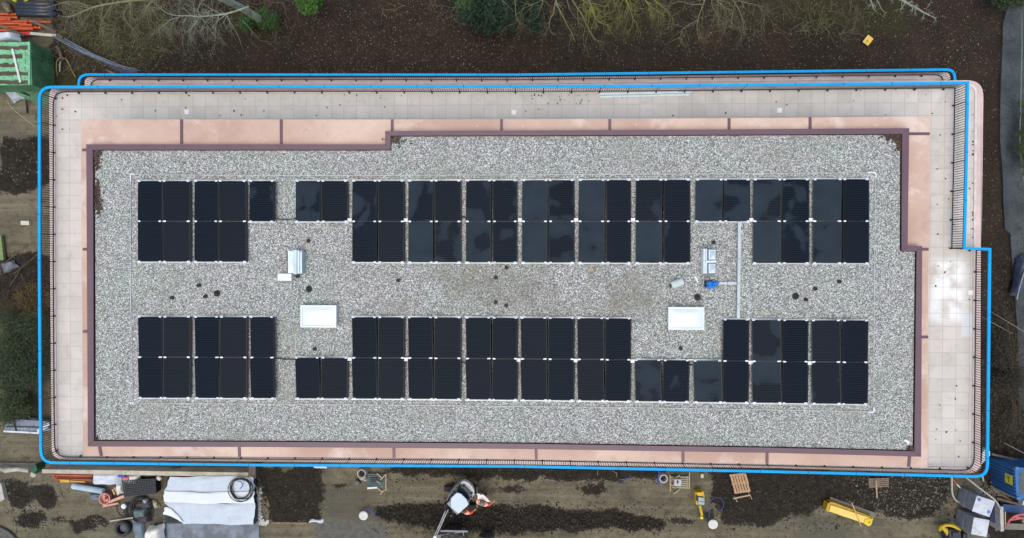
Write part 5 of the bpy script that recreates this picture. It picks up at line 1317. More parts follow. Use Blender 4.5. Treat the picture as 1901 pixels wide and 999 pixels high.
def slab_pallet(px4, z1, label, nsl, m_, along=True, seed=0, base=True, z2=None):
    a, b_, c, d = PP(px4, z1)
    if z2 is not None: c, d = P(*px4[2], z2), P(*px4[3], z2)
    r_ = empty('pallet', Vector(((a.x+c.x)/2,(a.y+c.y)/2,0)), label, 'pallet')
    for i in range(nsl):
        t_ = (i+.5)/nsl; w_ = (b_-a).length/nsl*.74 if along else (d-a).length/nsl*.74
        p0, p1 = (a.lerp(b_,t_), d.lerp(c,t_)) if along else (a.lerp(d,t_), b_.lerp(c,t_))
        MB().bar(p0, p1, w_, .022).build('deck_board', m_, r_)
    for t_ in (.06,.5,.94):
        p0, p1 = (a.lerp(d,t_), b_.lerp(c,t_)) if along else (a.lerp(b_,t_), d.lerp(c,t_))
        MB().bar(p0-Vector((0,0,.065)), p1-Vector((0,0,.065)), .1, .1).build('bearer', m_, r_)
    return r_
slab_pallet([(682,879),(715,880),(715,905),(682,904)], .25, 'teal green pallet with bars under the lower handrail', 7, mat('teal_wood', (76,96,96), (58,78,80), 5), False)
TW_ = T('steel_casting', 'dark perforated steel piece on the teal pallet', 'steel part', (lambda mb: mb)(MB().bar(P(688,888,.3),P(712,888,.3),.05,.04).bar(P(688,894,.3),P(710,894,.3),.05,.04).bar(P(692,886,.31),P(692,896,.31),.05,.05).bar(P(698,886,.31),P(698,896,.31),.05,.05).bar(P(704,886,.31),P(704,896,.31),.05,.05)), mat('steel_dark', (40,50,54), None, 5))
for k, (x0,y0,x1,y1,z_) in enumerate([(716.5,880,716.5,911,.4),(706,898,699,892.5,.3),(700,879,708,887,.45),(717,880,706,891,.42),(714,909,706,918,.15),(700,905,709,913,.12)]):
    T('batten', ['long pale batten along the right side of the teal pallet','x','upper short batten on the teal pallet','pale batten crossing the upper right corner of the teal pallet','short pale batten below the teal pallet','thin pale lath below the teal pallet'][k] if k != 1 else 'tiny batten in the middle of the teal pallet', 'batten', MB().bar(P(x0,y0,z_),P(x1,y1,z_),.055,.05), WOOD, 'pale battens around the teal pallet')
T('white_board', 'short bright white board at the lower edge of the teal pallet', 'board', MB().bar(P(682,906.5,.3),P(700,905,.3),.10,.04), mat('board_white', (226,228,220), None, 4))
slab_pallet([(1245,884),(1279,884),(1278,908),(1245,906)], .22, 'pale pallet carrying the grey square box', 6, mat('pallet_pale', (158,150,122), (138,128,102), 5), False)
r_ = empty('pump_box', P(1258,896,.25), 'light grey square box with black handle on the pale pallet', 'box'); a, b_ = P(1252,890,.6), P(1265,903,.6)
MB().box(((a.x+b_.x)/2,(a.y+b_.y)/2,.43), (b_.x-a.x,a.y-b_.y,.32)).build('casing', mat('casing_grey', (186,188,192), (170,172,176), 4), r_, bevel=.02)
c_ = P(1258,895,.62); MB().lathe(c_, [(.06,0),(.05,.04)], 12).bar(c_+Vector((0,.12,.02)), c_+Vector((0,-.12,.02)), .03, .03).build('handle', BLK, r_)
for k, (x0,y0,x1,y1,z_) in enumerate([(1243.5,882,1244.5,912.5,.35),(1248,890,1262,882.5,.4),(1262,908.5,1250,917,.15),(1280,877,1279.5,908,.3)]):
    T('batten', ['pale batten standing along the left side of the pale pallet','short batten slanting across the upper left of the pale pallet','short batten lying below the pale pallet','thin lath along the right side of the pale pallet'][k], 'batten', MB().bar(P(x0,y0,z_),P(x1,y1,z_),.05,.05), WOOD, 'battens around the pale pallet')
mb = MB(); rr = random.Random(12)
for _ in range(40): mb.box(P(1248+rr.uniform(-2,6),900+rr.uniform(-9,9),.24), (rr.uniform(.03,.1),rr.uniform(.02,.06),.03), rz=rr.uniform(0,3))
tag(mb.build('wood_chips', mat('chips', (150,116,72), (120,90,56), 8, island=.3)), 'tan wood chips on the left end of the pale pallet', 'wood chips', kind='stuff')
T('paving_stone', 'small cream stone on the mud just below the handrail', 'stone', MB().box(P(1303,883,.1), (.16,.22,.18)), mat('stone_cream', (206,196,160), None, 4), bevel=.02)
slab_pallet([(1354,881),(1384,878),(1394,913),(1364,917)], .30, 'new orange brown pallet lying slanted on the dark soil', 6, mat('pallet_new', (184,150,112), (160,126,92), 5), True)
T('loose_slat', 'loose slat sticking out at the right side of the slanted new pallet', 'slat', MB().bar(P(1383,879,.36),P(1389,899,.36),.09,.03), mat('pallet_new', (184,150,112), (160,126,92), 5))
for k, (x0,y0,x1,y1,z_) in enumerate([(1361,925.5,1393,919,.3),(1388,912,1396,927,.15),(1362,920,1369,932,.12)]):
    T('batten', ['pale batten lying across below the slanted new pallet','thin lath at the right lower corner of the slanted new pallet','thin lath at the left lower corner of the slanted new pallet'][k], 'batten', MB().bar(P(x0,y0,z_),P(x1,y1,z_),.07 if k == 0 else .035,.05), WOOD, 'battens around the slanted pallet')
slab_pallet([(1612,888),(1650,887),(1650,904),(1613,906)], .18, 'weathered grey pallet half buried in stony ground below the handrail', 5, mat('pallet_old', (128,112,96), (100,86,74), 5), False)
T('batten', 'pale batten lying across the weathered grey pallet', 'batten', MB().bar(P(1626,892,.25),P(1628,924,.12),.06,.05), WOOD)
for k, (x0,y0,x1,y1) in enumerate([(1136,873,1146,880),(1144,876,1145,886),(1110,872,1109,882)]):
    T('stake', ['slanting','upright','left'][k]+' small timber stake end just below the lower handrail', 'stake', MB().bar(P(x0,y0,.2),P(x1,y1,.1),.05,.05), WOODG, 'small stake ends below the handrail')

# yellow rammer
YEL = mat('machine_yellow', (206,176,30), (184,154,26), 3, rough=.45, bmp=0)
r_ = empty('rammer', P(1300,932,0), 'yellow compacting rammer with grey engine standing on the mud', 'rammer')
MB().prism(PP(roundpoly([(1291,913),(1306,912),(1308,922),(1300,938),(1292,937)],[4,4,2,3,3]),.55),.55,.1).build('base_plate', YEL, r_)
MB().prism(PP(roundpoly([(1294,914),(1304,914),(1305,921),(1295,921)],2),.7),.7,.551).build('tank', mat('tank_yellow', (226,178,36), None, 3), r_, bevel=.02)
MB().prism(PP([(1293,921),(1297,921),(1298,930),(1293,930)],.68),.68,.552).build('filter', BLK, r_)
MB().prism(PP(roundpoly([(1297,923),(1308,924),(1308,938),(1296,937)],2),.78),.78,.553).build('engine', mat('engine_grey', (164,178,176), (140,154,152), 5), r_, bevel=.02)
MB().bar(P(1300,931,.8),P(1307,932,.8),.02,.03).build('starter', mat('teal_mark', (40,90,96), None, 4), r_)
MB().bar(P(1299,938,.75),P(1303,957,.5),.12,.07).build('handle', YEL, r_)
MB().bar(P(1298,956,.5),P(1306,956,.5),.05,.05).build('crossbar', BLK, r_); MB().box(P(1302.5,961,.45),(.16,.14,.1)).build('foot', mat('foot_yellow', (240,226,50), None, 4), r_, bevel=.02)

# yellow trench box with grey board
r_ = empty('trench_box', P(1578,955,0), 'yellow steel trench box lying slanted on the soil', 'trench box')
YB = mat('box_yellow', (226,192,70), (230,206,120), 1.6, rough=.5, bmp=0, lo=.3, hi=.7); YD = mat('box_yellow_dark', (204,164,28), (176,138,30), 3, rough=.5, bmp=0)
MB().prism(PP([(1542.6,937.8),(1619,963),(1614,975),(1539.5,949.5)],.62),.62,.1).build('side_plate', YB, r_)
MB().prism(PP([(1540,932),(1548,933),(1621,961),(1620,964.5),(1543,938)],.52),.52,.1).build('frame_beam', YD, r_)
MB().prism(PP([(1537,934),(1542,935),(1538.5,951),(1533.5,947)],.56),.56,.1).build('end_plate', YD, r_)
MB().prism(PP([(1606,964),(1621,963),(1617,975.5),(1612,977),(1604,972)],.66),.66,.1).build('end_plate', mat('box_yellow_bright', (232,206,36), (210,180,30), 4, bmp=0), r_)
MB().lathe(P(1614,970,.66), [(.05,0),(.05,.03)], 10).build('bolt', YD, r_)
T('grey_board', 'weathered grey board lying along the back of the yellow trench box', 'board', MB().prism(PP([(1541.5,922.5),(1626,952.5),(1624,961),(1540,933)],.16),.16,.02), mat('board_grey', (124,120,98), (104,100,84), 2))
T('batten', 'thin pinkish batten lying across the yellow trench box', 'batten', MB().bar(P(1581,933,.7),P(1598.5,977,.6),.05,.04), mat('batten_pink', (196,160,116), None, 4))

# ---- lower right
def pack(px4, z0, z1, label, topm, sidem):
    a = PP(px4, z1); r_ = empty('wrapped_pack', Vector((sum(p.x for p in a)/4, sum(p.y for p in a)/4, z0)), label, 'pack', 'wrapped packs at the lower right')
    cc = sum(a, Vector())/4
    MB().prism(a, z1-.02, z0+.02).build('side_wrap', sidem, r_, bevel=.03)
    mb = MB(); n_ = 8; rr = random.Random(int(px4[0][0])); vs = []; fs = []
    for j in range(n_+1):
        for i in range(n_+1):
            p = a[0].lerp(a[1], i/n_).lerp(a[3].lerp(a[2], i/n_), j/n_); e = min(i, j, n_-i, n_-j)
            vs.append(Vector((p.x, p.y, z1-.012+(rr.uniform(0,.04) if e else -.01))))
    for j in range(n_):
        for i in range(n_): q = j*(n_+1)+i; fs.append((q+n_+1, q+n_+2, q+1, q))
    mb.add(vs, fs, smooth=False); mb.build('top_wrap', topm, r_)
    return r_
SW = mat('wrap_grey', (150,154,162), (122,128,138), 3, rough=.5, c3=(134,140,150)); TPW = mat('wrap_white', (206,210,214), (184,190,196), 2.4, rough=.45)
A4 = [(1814.4,920.4),(1848.5,931),(1837.4,960.7),(1805,949)]; B4 = [(1808.7,961),(1837.4,966),(1832,997.4),(1803.3,992)]
def scale_to(p4, zt, z): return [tuple(to_px(P(x,y,zt).x, P(x,y,zt).y, z)) for x, y in p4]
pA = pack(scale_to(A4,1.4,.70), .03, .70, 'lower grey wrapped pack under the white topped one with round blue marks', SW, SW)
pack(A4, .72, 1.4, 'white topped wrapped pack with round blue marks, upper of the left pair', TPW, SW)
pack(scale_to(B4,1.4,.70), .03, .70, 'lower grey wrapped pack under the plain white topped one at the bottom edge', SW, SW)
pB = pack(B4, .72, 1.4, 'plain white topped wrapped pack nearest the bottom edge', TPW, SW)
top = [o for o in bpy.data.objects if o.get('label','').startswith('white topped wrapped')][0]
for x, y in ((1817.5,927.5),(1835,950)):
    MB().lathe(P(x,y,1.4), [(.085,0),(.085,.035),(.03,.037)], 14).build('round_mark', mat('mark_violet', (110,116,186), None, 6), top)
for p4, pr_ in ((A4, pA), (B4, pB)):
    pass
# dark straps holes on the left sides
bc = [P(x, y, 1.9) for x, y in ((1884,868),(1990,872),(1990,935),(1887.5,926))]
r_ = empty('blue_container', Vector((bc[0].x, bc[0].y, 0)), 'blue steel container with yellow label at the right edge', 'container')
BLC = mat('container_blue', (52,110,164), (42,92,140), 1.6, rough=.5, c3=(34,76,118), bmp=0)
MB().prism(bc, 1.9, .05).build('body', BLC, r_)
MB().prism([p for p in PP([(1893,875),(1899,876),(1901,916),(1892,917)],1.91)], 1.915, 1.902).build('rust_patch', mat('rust_grey', (88,96,96), (70,72,68), 5), r_)
sd = MB(); xl = bc[0].x
for k in range(9):
    t_ = (k+.5)/9; p = bc[0].lerp(bc[3], t_); sd.box((p.x-.02,p.y,1.0), (.04,.05,1.7))
sd.build('side_ribs', BLC, r_)
for x, y in ((1885,869),(1888,925)):
    MB().box(P(x+2,y,1.95),(.16,.14,.1)).build('corner_casting', mat('cast_blue', (70,130,180), None, 4), r_)
t0 = bc[0].lerp(bc[3],.38); sg = MB().box((t0.x-.055+.0, t0.y-.12, 1.5), (.012,.5,.5)).build('label_plate', mat('plate_yellow', (218,206,50), (196,182,40), 4), r_)
MB().box((t0.x-.065, t0.y-.12, 1.52), (.006,.34,.05)).box((t0.x-.065, t0.y-.05, 1.4), (.006,.2,.04)).build('plate_marks', mat('plate_ink', (90,86,30), None, 4), sg)
MB().bar(P(1895,931,1.0),P(1905,934,1.0),.25,.3).build('door_corner', mat('door_white', (190,196,200), None, 4), r_)
T('blue_skip_lid', 'long dark blue metal panel below the blue container', 'panel', MB().prism(PP([(1862,936),(1990,948),(1990,960),(1862,950)],.35),.35,.1), mat('panel_blue', (44,78,128), (36,64,104), 3))
T('blue_plastic_panel', 'dark blue sheet panel standing right of the white topped packs', 'panel', MB().prism(PP([(1847,936),(1857,946),(1858,980),(1838,965)],.5),.5,.05), mat('navy_panel', (34,44,84), (28,36,66), 4))
r_ = empty('white_post', P(1860,964,0), 'rough white board post right of the dark blue sheet panel', 'post')
MB().prism(PP([(1856.5,941),(1862.5,941),(1864,986),(1858,987)],.9),.9,.05).build('board', mat('post_white', (192,190,182), (160,156,146), 5), r_)
MB().bar(P(1866,950,.85),P(1866,974,.85),.05,.04).build('lath', WOOD, r_)
mb = MB(); rr = random.Random(14)
for _ in range(14): mb.box(P(1852+rr.uniform(-4,6),981+rr.uniform(-3,3),.1), (.1,.06,.04), rz=rr.uniform(0,3))
tag(mb.build('plaster_crumbs', mat('post_white', (192,190,182), (160,156,146), 5)), 'white crumbs at the foot of the rough white post', 'crumbs', kind='stuff')
r_ = empty('steel_trestle', P(1885,965,0), 'salmon red steel frame at the right edge below the blue container', 'frame'); RD = mat('frame_red', (206,112,108), (184,92,90), 4)
for q in ([(1868,975,.4),(1875,964,.7),(1884,958,.9),(1905,952,.9)],[(1884,960,.8),(1905,962,.8)],[(1876,965,.6),(1905,960,.7)]):
    MB().tube([P(*w) for w in q], .06, n=8).build('frame_tube', RD, r_)
T('concrete_beam', 'pale concrete beam at the right edge below the red frame', 'beam', MB().prism(PP([(1866,972),(1990,974),(1990,986),(1864,983)],.25),.25,0), mat('beam_conc', (122,118,106), (104,100,88), 3))
T('concrete_beam', 'upright pale concrete beam end at the right edge beside the red frame', 'beam', MB().prism(PP([(1898,956),(1990,956),(1990,971),(1898,971)],.26),.26,0), mat('beam_conc', (122,118,106), (104,100,88), 3))
PG = mat('pipe_light_grey', (178,176,166), (158,156,146), 4)
T('grey_pipe', 'curved light grey pipe hanging left of the wrapped packs', 'pipe', tubepx([(1767,885,.9),(1767,905,.7),(1768,918,.5),(1773,928,.35),(1782,934,.3),(1790,940,.3)], .045, 8), PG)
T('grey_pipe', 'long straight light grey pipe running over the wrapped packs', 'pipe', tubepx([(1790,884,1.2),(1826,912,1.7),(1848,928,1.7),(1857,944,1.3)], .04, 8, 1), PG)
T('grey_pipe', 'short light grey pipe stub under the lower right handrail corner', 'pipe', MB().tube([P(1823,882,.4),P(1826,894,.3)], .05, n=8), PG)
T('red_strap', 'thin red and white strap above the wrapped packs', 'strap', MB().bar(P(1769,890,.6),P(1776,899,.5),.06,.03).bar(P(1776,899,.5),P(1783,906,.5),.06,.03,mi=1), [mat('strap_red', (190,70,62), None, 4), mat('strap_white', (200,190,180), None, 4)])
T('white_crate_lid', 'white ribbed plastic panel seen through the lower right railing', 'panel', MB().prism(PP([(1830,832),(1838,838),(1838,846),(1822,862),(1815,860),(1818,850)],.6),.6,.4), mat('panel_white', (206,210,216), (184,190,198), 4))
T('red_hose', 'red hose curl below the white ribbed panel at the corner', 'hose', tubepx([(1818,862,.3),(1817,870,.3),(1812,875,.25),(1808,878,.2)], .035, 6), mat('hose_red', (170,60,50), None, 4))
for k, (x0,y0,x1,y1,z_) in enumerate([(1841,843,1905,858,.4),(1838,902,1884,924,.2),(1842,908,1890,938,.15),(1850,925,1905,940,.3)]):
    T('site_timber', ['long grey timber above the blue container','upper dark timber below the blue container','middle dark timber below the blue container','lowest timber beside the long blue panel'][k], 'timber', MB().bar(P(x0,y0,z_),P(x1,y1,z_),.12,.08), mat('timber_grey', (116,114,106), (88,84,76), 4) if k == 0 else WOODG, 'loose timbers around the blue container')
mb = MB(); rr = random.Random(15)
for _ in range(70): mb.box(G(1840+rr.uniform(-16,30),915+rr.uniform(-18,18),.05), (rr.uniform(.06,.5),rr.uniform(.03,.12),.05), rz=rr.uniform(0,3))
tag(mb.build('timber_scraps', [mat('scrap_wood', (104,96,82), (70,62,52), 8, island=.5)]), 'jumble of broken timber scraps between packs and blue container', 'scraps', kind='stuff')
for (x0,y0,z0),(x1,y1,z1),lab in (((1825,570,.4),(1905,618,1.4),'upper long grey wire running to the right edge from behind the handrail'),((1822,588,.3),(1880,620,.6),'lower faint grey wire behind the right handrail'),((1864,822,1.2),(1910,846,1.4),'long grey wire above the blue container')):
    T('wire', lab, 'wire', MB().tube([P(x0,y0,z0),P(x1,y1,z1)], .025, n=6), mat('wire_grey', (122,118,112), None, 4))
T('blue_tarp', 'folded blue grey tarp hanging over the edge of the grey path', 'tarp', crumple([(1893,478),(1912,470),(1893,552),(1880,548)], .3, .7, 23, 10, 10, .15), mat('tarp_blue', (70,84,108), (50,60,78), 2.5, rough=.5))
T('tarp_cord', 'pale cord edge of the blue grey tarp', 'cord', tubepx([(1903,500,.8),(1896,522,.8),(1890,545,.7),(1888,556,.5)], .025, 5), PG)
T('thin_rail', 'thin pale green rail running down the grey path near the right edge', 'rail', MB().tube([P(1896,-10,.9),P(1897,90,.9),P(1895,180,.9),P(1893,260,.8),P(1897,320,.8),P(1903,345,.8)], .03, n=6), mat('rail_green', (110,132,110), None, 4))

# yellow board in the wood
r_ = empty('yellow_board', P(1611,75,0), 'small bright yellow board lying alone on the dark woodland floor', 'board')
MB().prism(PP([(1612,64.5),(1621.8,72),(1611.5,85),(1601.5,77.5)],.22),.22,.18).build('board', mat('board_yellow', (228,186,44), (226,206,120), 1.6, lo=.35, hi=.6), r_)
c_ = P(1610.5,76,.223); MB().box(c_, (.13,.05,.004), rz=-.9).box(c_+Vector((-.06,-.07,0)), (.10,.03,.004), rz=-.9).build('marking', mat('marking_brown', (120,92,30), None, 4), r_)
MB().bar(P(1611,77,.02),P(1612,75,.18),.05,.05).build('stake', WOODG, r_)

# small mini digger partly in frame
r_ = empty('mini_machine', P(1768,992,0), 'small yellow machine with dark seat cut by the bottom edge', 'machine')
MB().tube(smooth_path([P(1748,978,.7),P(1756,974,.8),P(1770,976,.8),P(1781,984,.7)]), .09, n=8).build('arm', YEL, r_)
MB().tube(smooth_path([P(1744,984,.5),P(1748,978,.7),P(1756,982,.7),P(1764,996,.6),P(1768,1006,.6)]), [.12]*20, n=8).build('arm', YEL, r_) if False else MB().tube([P(1744,984,.5),P(1748,978,.7),P(1756,984,.7),P(1764,1000,.6)], [.1,.14,.14,.1], n=8).build('boom', YEL, r_)
MB().prism(PP([(1762,984),(1784,986),(1786,1015),(1764,1012)],.9),.9,.2).build('body', mat('seat_dark', (62,64,78), (44,46,54), 5), r_, bevel=.05)
MB().box(P(1774,993,.97),(.35,.3,.12)).build('seat', mat('seat_navy', (50,52,72), None, 5), r_, bevel=.04)
for s in ((1760,1004),(1788,1004)): MB().box(P(*s,.2),(.25,1.0,.4)).build('track', BLK, r_, bevel=.08)

# ================================================================== EXCAVATOR, DUMPER, PEOPLE
WHP = mat('hood_white', (230,232,234), (214,216,220), 2, rough=.35, bmp=0); ROOFB = mat('cab_roof_pale_blue', (190,208,220), (180,200,214), 1, rough=.35, bmp=0)
CABG = mat('cab_grey', (112,118,130), (96,102,114), 4, rough=.4, bmp=0); GLD = mat('cab_glass', (26,38,46), (40,52,60), 3, rough=.1, bmp=0)
STL = mat('arm_pale_steel', (176,178,172), (110,112,108), 6, rough=.45, bmp=0); TRK = mat('track_rubber', (48,46,44), (66,62,56), 9, rough=.9)
ex = empty('mini_excavator', P(855,925,0), 'compact white excavator with pale blue cab roof digging on the mud below the building', 'excavator')
# undercarriage
for y_, nm in ((906,'track'),(939,'track')):
    a, b_ = P(824,y_,.2), P(884,y_,.2); mb = MB(); L = (b_-a).length; cx_ = (a+b_)/2
    pts = []
    for k in range(24):
        t_ = k/24*2*math.pi; pts.append(Vector((cx_.x+math.copysign(min(abs(math.cos(t_))*1.2,1),math.cos(t_))*(L/2-.02), cx_.y, .24+math.sin(t_)*.22)))
    n_ = len(pts)
    vs = [p+Vector((0,-.13,0)) for p in pts]+[p+Vector((0,.13,0)) for p in pts]
    mb.add(vs, [(k,(k+1)%n_,n_+(k+1)%n_,n_+k) for k in range(n_)]+[tuple(range(n_))[::-1], tuple(range(n_,2*n_))])
    for k in range(26): mb.box((a.x+.08+(L-.16)*k/25, cx_.y, .465), (.03,.27,.03))
    mb.build(nm, TRK, ex)
MB().box(P(855,922,.35), (.8,.8,.25)).build('chassis', BLK, ex)
MB().box(P(886.5,921,.28),(.08,1.15,.4)).bar(P(872,921,.3),P(886,921,.3),.3,.1).build('dozer_blade', mat('blade_grey', (120,122,112), (96,98,88), 4), ex)
# house
ztop = 1.35
MB().prism(PP([(856,897),(866,897),(876,907),(878,919),(870,931),(852,953),(831,937),(836,915)],1.0),1.0,.5).build('turntable_body', CABG, ex, bevel=.03)
MB().prism(PP([(856,895),(862,893),(869,896),(876,903),(880,911),(881,918),(877,923),(872,917),(866,910),(858,904.5),(853,903)],ztop),ztop,1.0).build('engine_hood', WHP, ex, bevel=.02)
for x, y in ((861.5,900),(876,914.5)):
    MB().box(P(x,y,ztop+.004),(.10,.09,.02),rz=-.9).build('hood_grille', GLD, ex)
MB().prism(PP([(857,892.5),(854,903),(836,925),(829,931),(833,918),(845,903)],1.15),1.15,.6).build('side_body', mat('side_grey', (146,148,150), (110,112,118), 6), ex, bevel=.02)
for x, y in ((838,918),(842,912),(833,927),(848,905)):
    MB().box(P(x,y,1.17),(.12,.05,.05),rz=.9).build('side_fitting', BLK, ex)
# cab: glass box with pale roof
zc = 2.35
cabq = [(848,914.5),(856,917),(866,927),(870.5,937),(852,954.5),(829.5,934)]
MB().prism(PP([(852,905),(862,908),(872,919),(875,926),(871,934),(852,954),(830,934),(848,914)],1.9),1.9,1.1).build('cab_glass', GLD, ex)
MB().prism(PP(roundpoly(cabq[:4]+[(851.5,954),(837,942),(836.5,926)],[3,0,0,3,2,2,0]),zc),zc,zc-.10).build('cab_roof', ROOFB, ex, bevel=.03)
MB().prism(PP([(836,930.5),(829.5,935),(848.5,955.5),(852,951.5)],zc-.06),zc-.06,zc-.14).build('front_visor', mat('visor_grey', (106,116,136), (94,104,122), 3, rough=.2, bmp=0), ex)
for (x,y) in ((829.5,936),(851,955),(871,936),(849,913)):
    q = P(x,y,zc-.15); MB().bar(Vector((q.x*.98+P(851,932,1).x*.02,q.y*.98+P(851,932,1).y*.02,1.1)), q, .05, .05).build('cab_pillar', BLK, ex)
MB().tube([P(873,924,1.9),P(881,929,1.8)], .02, n=6).build('mirror_arm', STL, ex)
MB().box(P(879,926,1.75),(.06,.2,.25)).build('mirror', BLK, ex)
# arm
MB().tube([P(834,942,.9),P(830,949,1.5),P(826,957,1.9)], [.11,.1,.08], n=8).build('boom_foot', BLK, ex)
a, b_ = P(830,946,1.9), P(807,998,1.6)
for s_ in (-1,1):
    off_ = Vector((.08*s_*.9, .08*s_*.4, 0)); MB().bar(a+off_, b_+off_*.8, .045, .14).build('boom', STL, ex)
MB().bar(a.lerp(b_,.1)+Vector((0,0,.05)), a.lerp(b_,.75)+Vector((0,0,.02)), .05, .06).build('ram', mat('ram_dark', (90,96,88), (60,64,60), 9), ex)
MB().box(b_, (.26,.16,.2), rz=1.1).build('elbow', WHP, ex, bevel=.03)
MB().bar(b_, P(799,1012,.8), .1, .14).build('dipper', STL, ex)
for x, y in ((832,951),(838,957),(842,950)): MB().box(P(x,y,1.3),(.14,.1,.1),rz=.5).build('hydraulic_block', BLK, ex, bevel=.01)

# dumper at the bottom edge
dp = empty('dumper', P(838,1000,0), 'grey skip dumper with dark soil load cut by the bottom edge', 'dumper')
sk = [(808,994.5),(861,986.5),(864,1030),(812,1036)]
poly = PP(sk, .95); inn = [p.lerp(sum(poly, Vector())/4, .07) for p in poly]
MB().ring(poly, inn, .95, .4).build('skip', mat('skip_grey', (142,142,136), (112,112,106), 4), dp)
ins = [p.lerp(sum(poly, Vector())/4, .06) for p in poly]
MB().prism(ins, .86, .45).build('skip_floor', mat('skip_floor', (120,118,114), None, 4), dp)
mb = MB(); rr = random.Random(20)
for x, y, r0 in ((829,995,.3),(840,993,.35),(847,999,.4),(856,996,.3),(835,1003,.5)):
    c_ = P(x,y,.86); mb.lathe(c_, [(r0,0),(r0*.8,.07),(r0*.3,.13)], 9, sx=1.1, sy=.7)
mb.build('soil_load', mat('load_soil', (54,48,42), (36,32,30), 9, bmp=.6), dp)
for x, y in ((843,984),(903,998)):
    c_ = P(x,y,.55); w_ = MB(); prof = [(.30,-.14),(.42,-.12),(.46,-.05),(.46,.05),(.42,.12),(.30,.14)]
    n_ = 24; vs = []; fs = []
    for r0, yy in prof:
        for k in range(n_): t_ = k/n_*6.2832; vs.append(Vector((c_.x+math.cos(t_)*r0, c_.y-yy*.9, .46+math.sin(t_)*r0)))
    for i in range(len(prof)-1):
        for k in range(n_): fs.append((i*n_+k, i*n_+(k+1)%n_, (i+1)*n_+(k+1)%n_, (i+1)*n_+k))
    fs += [tuple(range(n_)), tuple(range((len(prof)-1)*n_, len(prof)*n_))[::-1]]
    wo = w_.add(vs, fs, smooth=False)
    if x == 843: wo.build('wheel', TRK, dp); MB().box(P(843,986,.95),(1.5,.1,.05)).build('mudguard', CABG, dp)
    else: T('spare_wheel', 'dark tyre cut by the bottom edge right of the dumper', 'tyre', wo, mat('tyre_dusty', (96,94,84), (70,68,60), 5))

# people -------------------------------------------------------------
def skin_obj(name, joints, edges, m_, parent, sub=2):
    me = bpy.data.meshes.new(name); off = world_off(parent) if parent else Vector()
    me.from_pydata([tuple(Vector(j[0])-off) for j in joints], edges, [])
    o = bpy.data.objects.new(name, me); COL.objects.link(o)
    md = o.modifiers.new('skin', 'SKIN'); md.use_smooth_shade = True
    sv = me.skin_vertices[0].data if me.skin_vertices else None
    if sv is None:
        bm = bmesh.new(); bm.from_mesh(me); bm.verts.layers.skin.verify(); bm.to_mesh(me); bm.free(); sv = me.skin_vertices[0].data
    for v, j in zip(sv, joints): v.radius = (j[1], j[2] if len(j) > 2 else j[1])
    sv[0].use_root = True
    s2 = o.modifiers.new('sub', 'SUBSURF'); s2.levels = sub; s2.render_levels = sub
    bpy.context.view_layer.update()
    ev = o.evaluated_get(bpy.context.evaluated_depsgraph_get()); m2 = bpy.data.meshes.new_from_object(ev)
    o.modifiers.clear(); o.data = m2; m2.materials.clear(); m2.materials.append(m_)
    m2.polygons.foreach_set('use_smooth', [True]*len(m2.polygons))
    if parent: o.parent = parent
    return o
SKIN = mat('skin', (196,150,124), (184,138,112), 6, rough=.6, bmp=0)
# hi-vis cloth: orange with pale reflective bands by height
def hivis():
    m, t, b = newmat('orange_hi_vis'); g = t.nodes.new('ShaderNodeNewGeometry'); s_ = t.nodes.new('ShaderNodeSeparateXYZ'); t.links.new(g.outputs['Position'], s_.inputs[0])
    f = math_(t, 'PINGPONG', math_(t, 'ADD', s_.outputs[2], .07), .14)
    band_ = maprange(t, f, .095, .105)
    col = mixc(t, maprange(t, noise(t, 6, 3), .4, .6), srgb((240,98,38)), srgb((222,76,28)))
    col = mixc(t, math_(t, 'MULTIPLY', band_, .85), col, srgb((236,206,196)))
    t.links.new(col, b.inputs['Base Color']); b.inputs['Roughness'].default_value = .6; return m
HV = hivis(); TRO = mat('navy_trousers', (44,46,60), (34,36,48), 8, rough=.9); HAIR = mat('brown_hair', (110,88,58), (84,66,44), 18, rough=.8); BOOT = mat('boot_brown', (70,54,40), None, 8)
